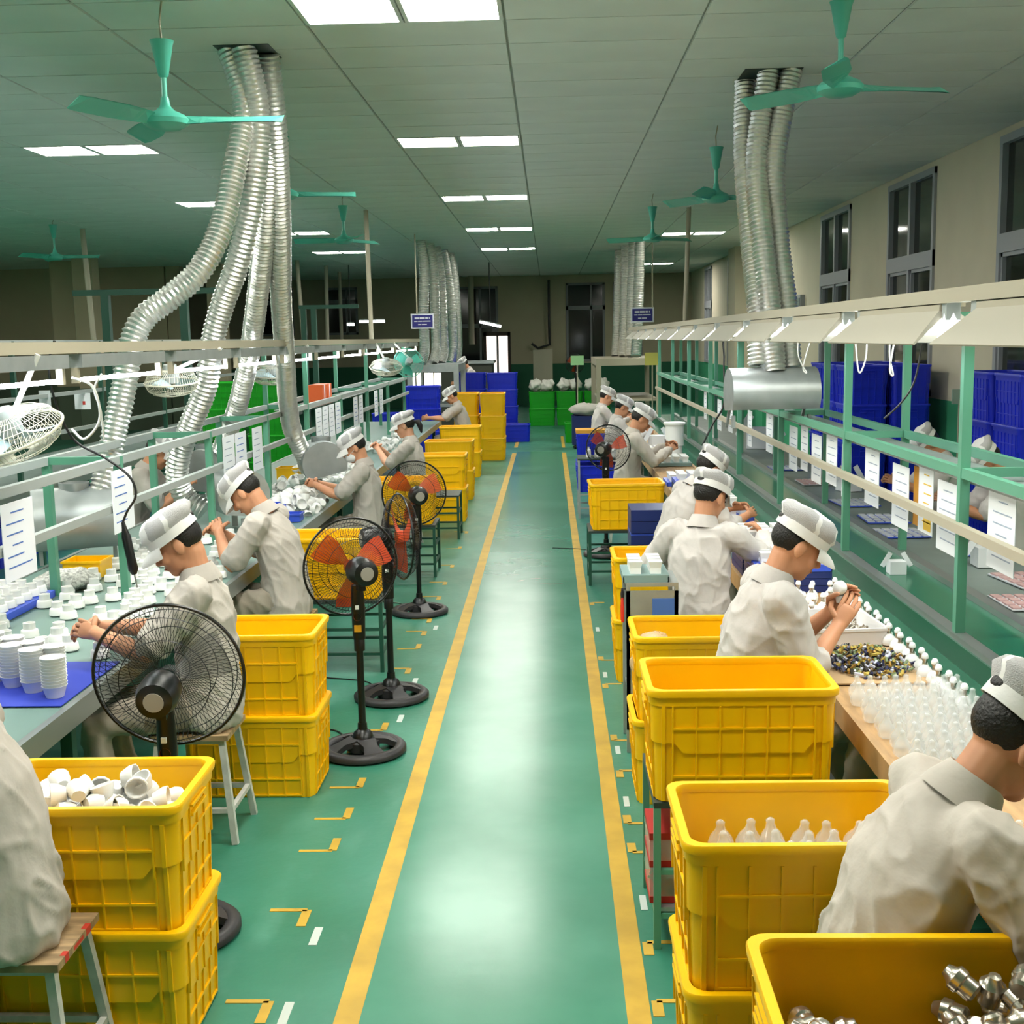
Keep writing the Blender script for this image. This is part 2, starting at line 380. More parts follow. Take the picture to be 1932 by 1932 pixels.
# right wall with window openings: (y0, y1) ; window z 1.5..3.93, split by a transom
WINS = [(10.3, 12.2), (14.2, 16.1), (18.1, 20.0), (28.6, 30.2), (33.2, 34.6)]
WZ0, WZ1 = 1.35, 3.93
mb = MB(); y = YN
for a, b in WINS:
    mb.box(XR, XR+.2, y, a, 0, ZC+.02); mb.box(XR, XR+.2, a, b, 0, WZ0); mb.box(XR, XR+.2, a, b, WZ1, ZC+.02); y = b
mb.box(XR, XR+.2, y, YB, 0, ZC+.02)
struct('wall_right', mb, M_wallR, 'cream plaster side wall with green lower band and tall windows')
for i, (a, b) in enumerate(WINS):
    wn = tag(bpy.data.objects.new('window_%d' % (i+1), None), 'tall grey framed window in the cream wall, %s' % ['cut by the picture edge', 'second from the picture edge', 'third from the picture edge, nearest the big duct', 'small far one beyond the duct', 'farthest one near the back corner'][i], kind='structure')
    COL.objects.link(wn); wn.location = (XR, a, 0)
    W = b-a; f = MB(); t = .075
    for q in ((0, t), (W-t, W), (W/2-t/2, W/2+t/2)): f.box(-.03, .08, q[0], q[1], WZ0, WZ1)
    ZT = 2.92
    for q in ((WZ0, WZ0+t), (WZ1-t, WZ1), (ZT-.09, ZT+.09)): f.box(-.032, .082, 0, W, q[0], q[1])
    for s in (0, 1):  # sashes of the lower lights
        y0 = t if s == 0 else W/2+t/2; y1 = y0+W/2-1.5*t
        for q in ((y0, y0+.04), (y1-.04, y1)): f.box(-.01, .05, q[0], q[1], WZ0+t, ZT-.09)
        f.box(-.01, .05, y0, y1, ZT-.13, ZT-.09)
    f.build('window_frame', M_frame, wn)
    for s in (0, 1):
        y0 = t if s == 0 else W/2+t/2; y1 = y0+W/2-1.5*t
        for z0, z1 in ((WZ0+t, ZT-.09), (ZT+.09, WZ1-t)): MB().box(.03, .036, y0, y1, z0, z1).build('pane', M_pane, wn)
    cu = MB(); nfold = 16
    for s in (0, 1):
        y0 = .1 if s == 0 else W/2+.05
        pts = [(.13+.03*math.sin(q*PI), y0+(W/2-.2)*q/nfold/1.0) for q in range(nfold+1)]
        vs = [(p[0], p[1], WZ0+.05) for p in pts]+[(p[0], p[1], ZT-.1) for p in pts]
        cu.add(vs, [(q, q+1, nfold+2+q, nfold+1+q) for q in range(nfold)])
    cu.build('curtain', M_curtain, wn)
M_night = mat('night_outside', '#1c1f22', .9)
struct('wall_outside', MB().box(XR+.8, XR+.85, 8, YB, 0, ZC), M_night, 'dark outside beyond the tall windows')
# pilaster steps on the right wall
for i, (a, b, d) in enumerate(((24.4, 25.2, .16), (27.2, 28.2, .3))):
    o = struct('column', MB().box(XR-d, XR, a, b, 0, ZC), M_wallR, 'cream pilaster on the right wall, %s' % ('nearer one' if i == 0 else 'farther one')); o['group'] = 'wall pilasters'
# back wall with windows and a bright doorway
mb = MB(); BW = [(-9.0, -7.9, 2.3, 3.75), (-6.9, -5.9, 2.3, 3.75), (-3.1, -1.55, .0, 3.7), (.55, 1.75, 1.35, 3.75), (2.0, 2.9, 1.35, 3.75)]
x = -7.0
segs = sorted(BW); x = XL
for a, b, z0, z1 in segs:
    mb.box(x, a, YB, YB+.2, 0, ZC+.02); mb.box(a, b, YB, YB+.2, 0, z0) if z0 > 0 else None; mb.box(a, b, YB, YB+.2, z1, ZC+.02); x = b
mb.box(x, XR+.2, YB, YB+.2, 0, ZC+.02)
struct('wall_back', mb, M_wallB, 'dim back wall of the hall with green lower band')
M_pane2 = mat('dark_back_glass', '#14171a', .08, spec=.6)
M_bframe = mat('dim_grey_frame', '#77787a', .5)
for i, (a, b, z0, z1) in enumerate(segs):
    wn = tag(bpy.data.objects.new('window_%d' % (i+6), None), 'dark window in the back wall, number %s from its far corner' % ['one', 'two', 'three', 'four', 'five'][i], kind='structure'); COL.objects.link(wn); wn.location = (a, YB, z0)
    wn['label'] = ['dark high window in the back wall behind the pole cluster', 'dark high window in the back wall left of the duct bundle', 'tall dark glazed opening in the back wall behind the duct bundle', 'tall dark back window right of the hanging cable', 'narrow dark back window partly behind the slim duct bundle'][i]
    W, Hh = b-a, z1-z0; f = MB()
    for q in ((0, .07), (W-.07, W), (W*.62, W*.62+.06)): f.box(q[0], q[1], -.03, .08, 0, Hh)
    for q in ((0, .07), (Hh-.07, Hh), (Hh*.66, Hh*.66+.12)): f.box(0, W, -.03, .08, q[0], q[1])
    f.build('window_frame', M_bframe, wn)
    MB().box(.05, W-.05, .03, .04, .05, Hh-.05).build('pane', M_pane2, wn)
# left far wall, deeper bay, camera-side wall
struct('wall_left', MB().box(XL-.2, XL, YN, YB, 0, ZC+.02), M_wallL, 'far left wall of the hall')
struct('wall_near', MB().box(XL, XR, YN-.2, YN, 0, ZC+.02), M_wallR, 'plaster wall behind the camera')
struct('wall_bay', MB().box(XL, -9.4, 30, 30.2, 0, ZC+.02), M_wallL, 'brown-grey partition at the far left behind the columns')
for x, y, wd, lb in ((-11.15, 23.0, .55, 'broad grey column at the left picture edge'), (-10.9, 27.6, .5, 'pale column left of the hanging pole'), (-9.9, 26.2, .42, 'grey column standing right of the hanging pole'), (-8.0, 29.6, .4, 'tan column behind the green gantry'), (-9.2, 30.2, .35, 'thin far column above the light rail')):
    struct('column', MB().box(x-wd/2, x+wd/2, y-wd/2, y+wd/2, 0, ZC+.01), M_wallL, lb)
# ================================================================== CRATES
def outline(hx, hy, r, off):
    pts = []; hx += off; hy += off
    def side(h): return [(-.76*h, 0), (-.66*h, 1), (.66*h, 1), (.76*h, 0)]
    arc = lambda cx, cy, a0: [(cx+r*math.cos(a0+i*PI/8), cy+r*math.sin(a0+i*PI/8), 0) for i in range(5)]
    pts += [(u, -hy, f) for u, f in side(hx)]+arc(hx-r, -hy+r, -PI/2)
    pts += [(hx, u, f) for u, f in side(hy)]+arc(hx-r, hy-r, 0)
    pts += [(-u, hy, f) for u, f in side(hx)]+arc(-hx+r, hy-r, PI/2)
    pts += [(-hx, -u, f) for u, f in side(hy)]+arc(-hx+r, -hy+r, PI)
    return pts
CW, CD, CH, CP = .64, .44, .395, .383
def crate_parts(W=CW, D=CD, H=CH):
    hx, hy, r = W/2-.008, D/2-.008, .045
    rings = [(0, -.019), ('s', -.013), ('s', -.006), (.86*H, -.004), (.86*H, .0), (.955*H, .002)]
    b = MB(); vs = []
    for z, off in rings:
        for x, y, f in outline(hx, hy, r, off): vs.append((x, y, (.44*H if f else .53*H) if z == 's' else z))
    n = len(outline(hx, hy, r, 0)); k = len(rings)
    fs = [(i*n+j, i*n+(j+1) % n, (i+1)*n+(j+1) % n, (i+1)*n+j) for i in range(k-1) for j in range(n)]
    fs.append(tuple(range(n-1, -1, -1)))
    o = len(vs)
    for z, off in ((.955*H, -.012), (.018, -.045)):
        for x, y, f in outline(hx, hy, r, off): vs.append((x, y, z))
    fs += [((k-1)*n+j, (k-1)*n+(j+1) % n, o+(j+1) % n, o+j) for j in range(n)]
    fs += [(o+j, o+(j+1) % n, o+n+(j+1) % n, o+n+j) for j in range(n)]
    fs.append(tuple(o+n+j for j in range(n)))
    b.add(vs, fs)
    # ribs
    g = MB(); t = .0045
    def vrib(u, side, z0, o0, z1, o1, wd=.006, pr=.006):
        for s in (-1, 1):
            if side == 'x': g.bar((u, s*(hy+o0+pr/2-.003), z0), (u, s*(hy+o1+pr/2-.003), z1), wd, pr+.006, up=(0, 1, 0))
            else: g.bar((s*(hx+o0+pr/2-.003), u, z0), (s*(hx+o1+pr/2-.003), u, z1), pr+.006, wd, up=(0, 1, 0))
    for i in range(7):
        u = hx*.76*(-1+2*i/6)
        vrib(u, 'x', .004, -.019, .44*H, -.013); vrib(u, 'x', .44*H, -.007, .86*H, -.004)
    for i in range(5):
        u = hy*.72*(-1+2*i/4)
        vrib(u, 'y', .004, -.019, .44*H, -.013); vrib(u, 'y', .44*H, -.007, .86*H, -.004)
    for u in (.86, -.86): vrib(hx*u, 'x', .004, -.019, .53*H, -.013, .012); vrib(hx*u, 'x', .53*H, -.007, .86*H, -.004, .012)
    for z, of in ((.23*H, -.016), (.66*H, -.0055), (.012, -.019)):
        for s in (-1, 1):
            g.bar((-hx*.76, s*(hy+of+.001), z), (hx*.76, s*(hy+of+.001), z), .011, .007, up=(0, 0, 1))
            g.bar((s*(hx+of+.001), -hy*.72, z), (s*(hx+of+.001), hy*.72, z), .011, .007, up=(0, 0, 1))
    # rim
    rm = MB(); vs = []; pr = [(.94*H, .002), (.94*H, .009), (.985*H, .011), (H, .008), (H, -.012), (.985*H, -.015), (.94*H, -.014)]
    for z, off in pr:
        for x, y, f in outline(hx, hy, r, off): vs.append((x, y, z))
    k = len(pr); rm.add(vs, [(i*n+j, i*n+(j+1) % n, ((i+1) % k)*n+(j+1) % n, ((i+1) % k)*n+j) for i in range(k) for j in range(n)])
    hd = MB()
    for z in (.80*H, .87*H):
        hd.cbox((hx+.004, 0, z), (.012, .15, .009))
    return b.mesh('body', M_yel, 40), g.mesh('ribs', M_yel), rm.mesh('rim', M_yel, 50), hd.mesh('handle', M_yel)
_cp = crate_parts(); CRATES = {}
def crate(colour, cx, cy, z, rz=0, label='', group=None, sz=1.0, plain=False):
    m = {'yellow': M_yel, 'blue': M_blu, 'green': M_grn}[colour]
    if colour not in CRATES:
        ms = []
        for q in _cp:
            c = q.copy(); c.materials.clear(); c.materials.append(m); ms.append(c)
        CRATES[colour] = ms
    bo, ri, rm, hd = CRATES[colour]
    t = thing('stacking_crate', label, 'crate', (cx, cy, z), rz, group or '%s stacking crates' % colour); t.scale = (1, 1, sz)
    link('body', bo, t); link('ribs', ri, t); link('rim', rm, t); link('handle', hd, t); link('handle', hd, t, rot=(0, 0, PI))
    return t
def stack(colour, cx, cy, n, where, z0=0.0, rz=0, sz=1.0, jit=.006):
    pos = {1: ['single'], 2: ['lower', 'upper'], 3: ['bottom', 'middle', 'top'], 4: ['bottom', 'second lowest', 'third', 'top']}[n]
    for i in range(n):
        crate(colour, cx+random.uniform(-jit, jit), cy+random.uniform(-jit, jit), z0+i*CP*sz+.001*i, rz+random.uniform(-.01, .01), '%s crate, %s %s' % (colour, pos[i]+(' in stack' if n > 1 else ' one'), where), sz=sz)
stack('yellow', -1.405, 3.52, 2, 'beside the front wooden stool')
stack('yellow', -1.41, 5.57, 2, 'behind the white-legged stool')
crate('yellow', -1.41, 7.74, .472, 0, 'yellow crate on the green steel stand behind the first pedestal fans')
crate('yellow', -1.36, 10.85, .472, 0, 'yellow crate on a green stand behind the sideways pedestal fan')
stack('yellow', -1.29, 14.12, 2, 'first of the receding left row')
stack('yellow', -1.33, 16.05, 2, 'second of the receding left row')
stack('yellow', -1.38, 18.65, 2, 'third of the receding left row')
stack('yellow', -.99, 21.3, 3, 'in the tall pile by the aisle', rz=PI/2)
stack('yellow', -1.46, 21.5, 3, 'in the tall pile behind the bent worker', rz=PI/2)
stack('blue', -.98, 25.55, 4, 'by the aisle end, right pile', sz=.9)
stack('blue', -1.66, 25.96, 4, 'by the aisle end, left pile', sz=.9)
stack('blue', -.72, 24.95, 1, 'in front of the aisle-end piles', sz=.9)
stack('blue', -2.35, 22.6, 3, 'under the lit white panels', sz=1.08)
stack('blue', -2.95, 22.4, 2, 'left of the pile under the lit panels')
for i, x in enumerate((-.18, .49, 1.15)): stack('green', x, 29.45, 2, 'at the aisle end, %s column' % ['first', 'middle', 'last'][i], sz=1.05)
stack('green', -4.05, 17.6, 4, 'behind the left frame, nearer pile'); stack('green', -4.75, 17.7, 4, 'behind the left frame, farther pile')
stack('green', .62, 24.6, 1, 'near the bag-topped trolley')
stack('yellow', .675, 5.46, 2, 'holding a plastic bag and cards')
stack('yellow', .685, 7.42, 2, 'beside the tool trolley')
crate('yellow', .645, 10.4, .472, .03, 'yellow crate on the dark stand before the aisle blue stack')
stack('blue', .68, 16.95, 2, 'beside the right aisle line')
crate('blue', .62, 14.3, .3, 0, 'blue crate under the small metal stand by the right aisle line', sz=.8)
crate('yellow', .635, 4.15, .532, 0, 'yellow crate raised on the green stand with red boxes')
stack('yellow', .63, 3.03, 2, 'holding clear bulbs', z0=.092)
stack('yellow', .70, 2.13, 2, 'nearest the camera, holding metal caps', z0=.105)
for i, (y, zt) in enumerate(((13.85, 1.72), (14.55, 1.74), (15.2, 1.76))):
    for j in range(2): stack('blue', 3.98-j*.47, y, 4, 'by the right wall, %s %s pile' % (['near', 'second', 'far'][i], 'aisle-side' if j else 'wall-side'), rz=PI/2, sz=1.12)
stack('blue', 4.03, 11.0, 4, 'at the right picture edge, near pile', rz=PI/2, sz=1.12); stack('blue', 4.03, 10.3, 4, 'at the right picture edge, nearest pile', rz=PI/2, sz=1.12)
def dolly(x, y, h, lb):
    t = thing('crate_dolly', lb, 'dolly', (x, y, 0)); MB().box(-.3, .3, -.2, .2, h-.03, h).build('deck', M_dkgrey, t)
    wh = MB().lathe([(0, -.012), (.03, -.012), (.03, .012), (0, .012)], 12, axis='x').mesh('wheel', M_black, 40)
    for a in (-.24, .24):
        for b in (-.15, .15): link('wheel', wh, t, (a, b, .0305)); MB().cbox((a, b, .045+(h-.03-.045)/2), (.012, .012, h-.07)).build('fork', M_grey, t)
dolly(.63, 3.03, .09, 'low dark dolly under the crates of clear bulbs'); dolly(.70, 2.13, .103, 'low dark dolly under the crates nearest the camera')

# ================================================================== SMALL STANDS, STOOLS
def stand(x, y, lb, wd=.66, dp=.46, h=.47, m=M_darkpost, cat='stand'):
    t = thing('crate_stand', lb, cat, (x, y, 0), 0, 'green steel crate stands')
    MB().box(-wd/2, wd/2, -dp/2, dp/2, h-.02, h).build('top', M_dark, t)
    for a in (-1, 1):
        for b in (-1, 1): MB().box(a*(wd/2-.012)-.012, a*(wd/2-.012)+.012, b*(dp/2-.012)-.012, b*(dp/2-.012)+.012, 0, h-.02).build('leg', m, t)
    for z in (.12, .28):
        for b in (-1, 1): MB().cbox((0, b*(dp/2-.012), z), (wd-.03, .018, .018)).build('stretcher', m, t)
        for a in (-1, 1): MB().cbox((a*(wd/2-.012), 0, z), (.018, dp-.03, .018)).build('stretcher', m, t)
    return t
stand(-1.41, 7.74, 'dark green steel stand under the crate by the pedestal fans')
stand(-1.36, 10.85, 'dark green steel stand under the crate by the sideways fan')
stand(-1.30, 12.9, 'dark green steel stand beside the female worker')
stand(.645, 10.4, 'dark steel stand under the crate on the right aisle side')
stand(.665, 4.2, 'green steel stand holding red boxes of caps on its shelf', .66, .5, .53, M_post)
stand(.62, 14.3, 'grey metal stand holding bottles beside the right fan', .6, .5, .7, M_grey)
M_stoolw = mat('white_worn_paint', '#bfbfb8', .5, var=.15, vscale=20)
def stool(x, y, lb, rz=0, h=.47, wd=.34, dp=.30):
    t = thing('wooden_stool', lb, 'stool', (x, y, 0), rz, 'wooden stools with white steel legs')
    MB().box(-wd/2, wd/2, -dp/2, dp/2, h-.022, h).build('seat', M_wood, t)
    c = {}
    for a in (-1, 1):
        for b in (-1, 1):
            p0 = Vector((a*(wd/2-.035), b*(dp/2-.035), h-.022)); p1 = Vector((a*(wd/2+.015), b*(dp/2+.015), 0)); c[a, b] = (p0, p1)
            MB().bar(p0, p1, .026).build('leg', M_stoolw, t)
    for (a, b), (e, f) in (((-1,-1),(1,-1)), ((-1,1),(1,1)), ((-1,-1),(-1,1)), ((1,-1),(1,1))):
        p = c[a, b][0].lerp(c[a, b][1], .68); q = c[e, f][0].lerp(c[e, f][1], .68); MB().bar(p, q, .02).build('stretcher', M_stoolw, t)
    fr = MB()
    for a, b, cc, d in ((-1,-1,1,-1), (-1,1,1,1), (-1,-1,-1,1), (1,-1,1,1)): fr.bar(c[a,b][0]-Vector((0,0,.012)), c[cc,d][0]-Vector((0,0,.012)), .02)
    fr.build('seat_frame', M_stoolw, t)
    return t
s0 = stool(-1.50, 3.14, 'worn wooden stool with red print in the left front corner')
M_red = mat('red_print', '#c0392b', .6)
pr = MB(); pr.box(.155, .1705, -.10, -.075, .4475, .4703); pr.box(.155, .1705, .05, .085, .4475, .4703); pr.box(.157, .1703, -.04, .03, .452, .464); pr.box(-.08, -.01, -.1503, -.149, .453, .465)
o = pr.build('print', M_red, s0); o['kind'] = 'stuff'
stool(-1.54, 5.02, 'wooden stool with white legs beside the front pedestal fan')
for x, y, lb in ((-1.62, 7.15, 'stool under the second seated worker on the left'), (-1.62, 10.1, 'stool under the masked worker'), (-1.55, 12.35, 'stool under the worker with a ponytail'),
                 (.72, 2.58, 'stool under the nearest right worker'), (.79, 4.82, 'stool under the worker holding a bulb'), (.78, 6.4, 'stool under the worker seen from behind'),
                 (.88, 8.45, 'stool under the slumped worker'), (.80, 12.5, 'stool under the worker behind the right fan'), (.82, 15.2, 'stool under the middle of the three far right workers'), (.76, 17.9, 'stool under the farthest right worker'), (-1.42, 19.35, 'stool under the bent worker by the tall yellow pile')):
    stool(x, y, lb, random.uniform(-.1, .1))

# ================================================================== WORK LINES
def long_table(name, lb, x0, x1, y0, y1, h, mtop, legs, edge=M_alu, th=.03):
    t = thing(name, lb, 'work table', ((x0+x1)/2, y0, 0)); cx = (x0+x1)/2
    MB().box(x0-cx+.03, x1-cx-.03, 0, y1-y0, h-th, h).build('table_top', mtop, t)
    for x in (x0, x1-.03): MB().box(x-cx, x+.03-cx, 0, y1-y0, h-.085, h+.004).build('edge_profile', edge, t)
    for y in legs:
        for x in (x0+.05, x1-.05): MB().cbox((x-cx, y-y0, (h-.085)/2), (.045, .045, h-.085)).build('leg', M_darkpost, t)
        MB().cbox((0, y-y0, .18), (x1-x0-.1, .03, .03)).build('stretcher', M_darkpost, t)
        MB().cbox((0, y-y0, h-.06), (x1-x0-.06, .03, .05)).build('cross_beam', M_darkpost, t)
    return t
TZ = .75
long_table('assembly_table', 'long grey-green assembly table of the left line', -3.15, -1.82, 2.2, 20.4, TZ, M_tabletop, [2.4, 4.45, 6.5, 8.5, 10.6, 12.7, 14.8, 17, 19.5])
M_belt = mat('green_conveyor_belt', '#1f6b50', .22, var=.1, vscale=2, stretch=(8, .3, 1))
M_beltd = mat('dark_green_conveyor_side', '#17573f', .3)
M_tablegrey = mat('worn_grey_top', '#7c8a86', .4, var=.1)
M_ply = mat('plywood_board', '#b08d62', .6, var=.2, vscale=7, stretch=(5, 1, 1))
long_table('assembly_table', 'plywood topped work table of the right line', 1.06, 1.52, 1.4, 20.6, .735, M_ply, [1.6, 3.7, 5.7, 7.8, 9.9, 12, 14.1, 16.2, 18.3, 20.3], M_ply)
cv = thing('belt_conveyor', 'long green belt conveyor running along the right line', 'conveyor', (1.95, 1.4, 0))
L = 19.6
MB().box(-.135, .16, 0, L, .735, .755).build('belt', M_belt, cv)
MB().box(-.40, -.205, 0, L, .60, .66).build('lower_belt', M_belt, cv)
MB().box(-.205, -.185, 0, L, .60, .76).build('side_panel', M_beltd, cv)
for x in (-.165, .18): MB().box(x-.03, x+.03, 0, L, .70, .785).build('side_rail', M_alu, cv)
for y in np.arange(.5, L, 2.07):
    for x in (-.17, .18): MB().cbox((x, y, .35), (.045, .045, .70)).build('leg', M_darkpost, cv)
long_table('assembly_table', 'grey far-side work table beyond the green conveyor', 2.17, 2.86, 3.2, 20.4, .75, M_tablegrey, [3.6, 5.7, 7.8, 9.9, 12, 14.1, 16.2, 18.3])

PZ1, PZ2 = 1.49, 1.255
def line_frame(lb, xs, ys, ztop, z0, dirx, y0, y1, tall=None):
    t = thing('line_rack', lb, 'steel frame', (xs[0], y0, 0))
    zfull = ztop
    for y in ys:
        ztop = zfull if tall is None or y in tall else PZ1+.02
        for x in xs: MB().cbox((x-xs[0], y-y0, (z0+ztop)/2), (.042, .042, ztop-z0)).build('post', M_post, t)
        MB().bar((.02, y-y0, PZ1), (xs[1]-xs[0]-.02, y-y0, PZ1), .035, .04).build('cross_bar', M_post, t) if xs[1] > xs[0] else MB().bar((-.02, y-y0, PZ1), (xs[1]-xs[0]+.02, y-y0, PZ1), .035, .04).build('cross_bar', M_post, t)
        if ztop == zfull: MB().bar((-dirx*(.16 if dirx > 0 else .09), y-y0, ztop-.02), (xs[1]-xs[0]+dirx*.05, y-y0, ztop-.02), .04, .05).build('top_arm', M_post, t)
    for i, x in enumerate(xs):
        MB().box(x-xs[0]-.018, x-xs[0]+.018, 0, y1-y0, PZ1-.022, PZ1+.022).build('upper_rail', M_post if dirx > 0 else M_grey, t)
    MB().box(-.018-.03*dirx, .018-.03*dirx, 0, y1-y0, PZ2-.02, PZ2+.02).build('lower_rail', M_cream if dirx > 0 else M_grey, t)
    a, b = sorted((.03*dirx, xs[1]-xs[0]-.03*dirx))
    MB().box(a, b, 0 if dirx > 0 else 8.6, y1-y0, PZ1-.05, PZ1-.042).build('shelf', M_galv, t)
    return t
RX, RX2, LX, LX2 = 1.785, 2.13, -2.33, -2.72
RY = [3.2, 5.27, 7.34, 9.43, 11.5, 13.57, 15.64, 17.7, 19.8]; LY = [3.4, 6.45, 8.2, 9.9, 11.6, 13.5, 15.5, 17.5, 19.5]
line_frame('green post frame with long rails over the right conveyor', (RX, RX2), RY, 2.17, .786, 1, 2.9, 20.1)
line_frame('grey railed post frame standing along the left table', (LX, LX2), LY, 2.06, TZ+.001, -1, 3.2, 19.8, (3.4, 11.6, 15.5, 19.5))

# light rails with fixtures
def light_rail(lb, x, y0, y1, z, ys, dx):
    t = thing('light_rail', lb, 'light rail', (x, y0, z))
    MB().box(-.035, .035, 0, y1-y0, -.05, 0).build('beam', M_cream, t)
    for y in ys: MB().bar((0, y-y0, -.03), (dx, y-y0, -.03), .05, .035).build('bracket', M_cream, t)
    return t
light_rail('cream beam carrying the slanted lamp shades over the right line', 1.43, 2.4, 21.5, 2.245, RY, .33)
light_rail('cream beam carrying bare tubes over the left line', -2.14, 3.3, 20, 2.12, (3.4, 11.6, 15.5, 19.5), -.2)
M_shade = mat('lamp_shade_enamel', '#b3aea0', .4)
M_bulbglow = mat('glowing_lamp_socket', '#ffffff', .4, emit=BULB_EMIT); M_bulbglow.cycles.emission_sampling = 'NONE'
def shade_fixture(y, i):
    t = thing('tube_lamp', 'slanted cream lamp shade over the right line, %s from the picture edge' % ORD[i-1] if i > 2 else ['', 'slanted cream lamp shade cut by the right picture edge', 'slanted cream lamp shade above the bulb-holding worker'][i], 'lamp', (1.43, y, 2.17), 0, 'tube lamps of the right line')
    L = 1.12
    mb = MB(); p = [(-.03, .0), (-.15, -.115), (-.145, -.12), (0, -.006), (.145, -.12), (.15, -.115), (.03, 0)]
    e = .10
    vs = [(q[0], (0 if abs(q[0]) < .05 else -e), q[1]) for q in p]+[(q[0], L+(0 if abs(q[0]) < .05 else e), q[1]) for q in p]; n = len(p)
    mb.add(vs, [(j, (j+1) % n, n+(j+1) % n, n+j) for j in range(n)]+[tuple(range(n-1, -1, -1)), tuple(range(n, 2*n))])
    mb.build('shade', M_shade, t)
    MB().cbox((0, L/2, .003), (.06, L, .035)).build('body', M_cream, t)
    for x in (-.05, .05): MB().tube([(x, .0, -.075), (x, L, -.075)], .0125, 6, cap=False).build('tube', M_tube, t, 40)
    for yy in (-.04, L+.04):
        MB().lathe([(0, .05), (.025, .05), (.03, .01), (.055, -.06), (.0, -.062)], 12, (0, yy, -.06)).build('socket', M_bulbglow, t, 40)
        MB().cbox((0, yy, -.005), (.05, .05, .06)).build('bracket', M_grey, t)
    return t
for i, y in enumerate((2.95, 4.45, 5.95, 7.45, 8.95, 10.45, 11.95, 13.45, 14.95, 16.45, 17.95, 19.45)): shade_fixture(y, i+1)
def bare_fixture(y, i):
    t = thing('tube_lamp', ['bare glowing tube lamp at the left picture edge', 'bare glowing tube lamp between the first two ducts'][i] if i < 2 else 'bare glowing tube lamp over the left line, %s from the picture edge' % ORD[i], 'lamp', (-2.14, y, 2.05), 0, 'tube lamps of the left line')
    L = 1.2
    MB().cbox((0, L/2, -.015), (.075, L, .06)).build('body', M_galv, t)
    MB().tube([(0, .02, -.10), (0, L-.02, -.10)], .011, 6, cap=False).build('tube', M_tubeL, t, 40)
    for yy in (.01, L-.01): MB().cbox((0, yy, -.08), (.03, .03, .07)).build('holder', M_cream, t)
for i, y in enumerate((4.1, 5.45, 6.85, 8.3, 9.75, 11.2, 12.65, 14.1, 15.55, 17, 18.45)): bare_fixture(y, i)
# ================================================================== DUCTS
def W(px, py, y):
    """the point at distance y down the hall that the photograph shows at (px, py)"""
    r = CM.T @ np.array([(px-966)/FPX, (py-966)/FPX, 1.0]); t = y/r[1]
    return Vector((r[0]*t, y, CAMZ+r[2]*t))
def duct(pts, r, lb, rings=46, n=14, group='corrugated foil ducts'):
    c = spline(pts, 14); L = [0]
    for a, b in zip(c, c[1:]): L.append(L[-1]+(b-a).length)
    step = .0155; k = int(L[-1]/step); pp, rr = [], []; i = 0
    rnd = random.Random(len(lb))
    for q in range(k+1):
        s = L[-1]*q/k
        while i < len(L)-2 and L[i+1] < s: i += 1
        f = (s-L[i])/max(L[i+1]-L[i], 1e-6); pp.append(c[i].lerp(c[i+1], f))
        rr.append(r*(1.0 if q % 2 else .86)*(1+.012*rnd.uniform(-1, 1)))
    mb = MB().tube(pp, rr, n)
    for q in range(len(mb.v)): mb.v[q] = tuple(x+rnd.uniform(-.0012, .0012) for x in mb.v[q])
    o = mb.build('foil_duct', M_foil, smooth=35); tag(o, lb, 'duct', group); return o
def top(px, py): 
    r = CM.T @ np.array([(px-966)/FPX, (py-966)/FPX, 1.0]); t = (ZC+.012-CAMZ)/r[2]; return Vector((r[0]*t, r[1]*t, ZC+.012))
duct([Vector((-2.06, 8.22, 4.01)), W(462, 200, 8.2), W(440, 330, 8.1), W(415, 435, 8.0), W(375, 512, 7.9), W(320, 562, 7.8), W(272, 600, 7.75), W(248, 650, 7.7), W(232, 740, 7.65), W(215, 820, 7.6), W(202, 885, 7.55), W(186, 938, 7.5), W(150, 985, 7.45)], .083, 'foil duct bending far left onto the grey cylinder hood')
duct([Vector((-1.95, 8.16, 4.01)), W(487, 220, 8.2), W(474, 380, 8.25), W(450, 490, 8.3), W(420, 575, 8.4), W(402, 640, 8.45), W(388, 730, 8.5), W(360, 800, 8.55), W(338, 860, 8.6), W(335, 905, 8.65), W(352, 940, 8.7), W(385, 962, 8.7)], .085, 'foil duct second from the left, bending behind the young worker')
duct([Vector((-1.98, 8.40, 4.01)), W(505, 260, 8.6), W(502, 400, 8.9), W(488, 540, 9.3), W(472, 660, 9.7), W(450, 760, 10.0), W(425, 830, 10.2), W(405, 875, 10.3)], .084, 'foil duct third from the left, slanting behind the papers')
duct([Vector((-1.84, 8.36, 4.01)), W(521, 260, 8.6), W(528, 420, 9.0), W(530, 560, 9.5), W(538, 680, 10.0), W(543, 760, 10.4), W(553, 815, 10.7), W(578, 868, 10.9)], .084, 'straightest foil duct of the left bundle, ending on the open hood')
duct([Vector((1.52, 9.62, 4.01)), W(1405, 300, 9.5), W(1418, 460, 9.3), W(1430, 580, 9.1), W(1432, 690, 9.0)], .085, 'foil duct, aisle side of the big right bundle')
duct([Vector((1.64, 9.3, 4.01)), W(1428, 300, 9.25), W(1438, 450, 9.1), W(1455, 600, 9.0), W(1462, 700, 8.95)], .085, 'foil duct, middle of the big right bundle')
duct([Vector((1.80, 9.28, 4.01)), W(1462, 300, 9.25), W(1468, 450, 9.2), W(1484, 580, 9.1), W(1492, 692, 9.05)], .085, 'foil duct, wall side of the big right bundle')
duct([Vector((1.70, 9.52, 4.01)), W(1440, 260, 9.5), W(1448, 450, 9.4), W(1470, 600, 9.3), W(1480, 655, 9.25)], .08, 'foil duct tucked behind the big right bundle')
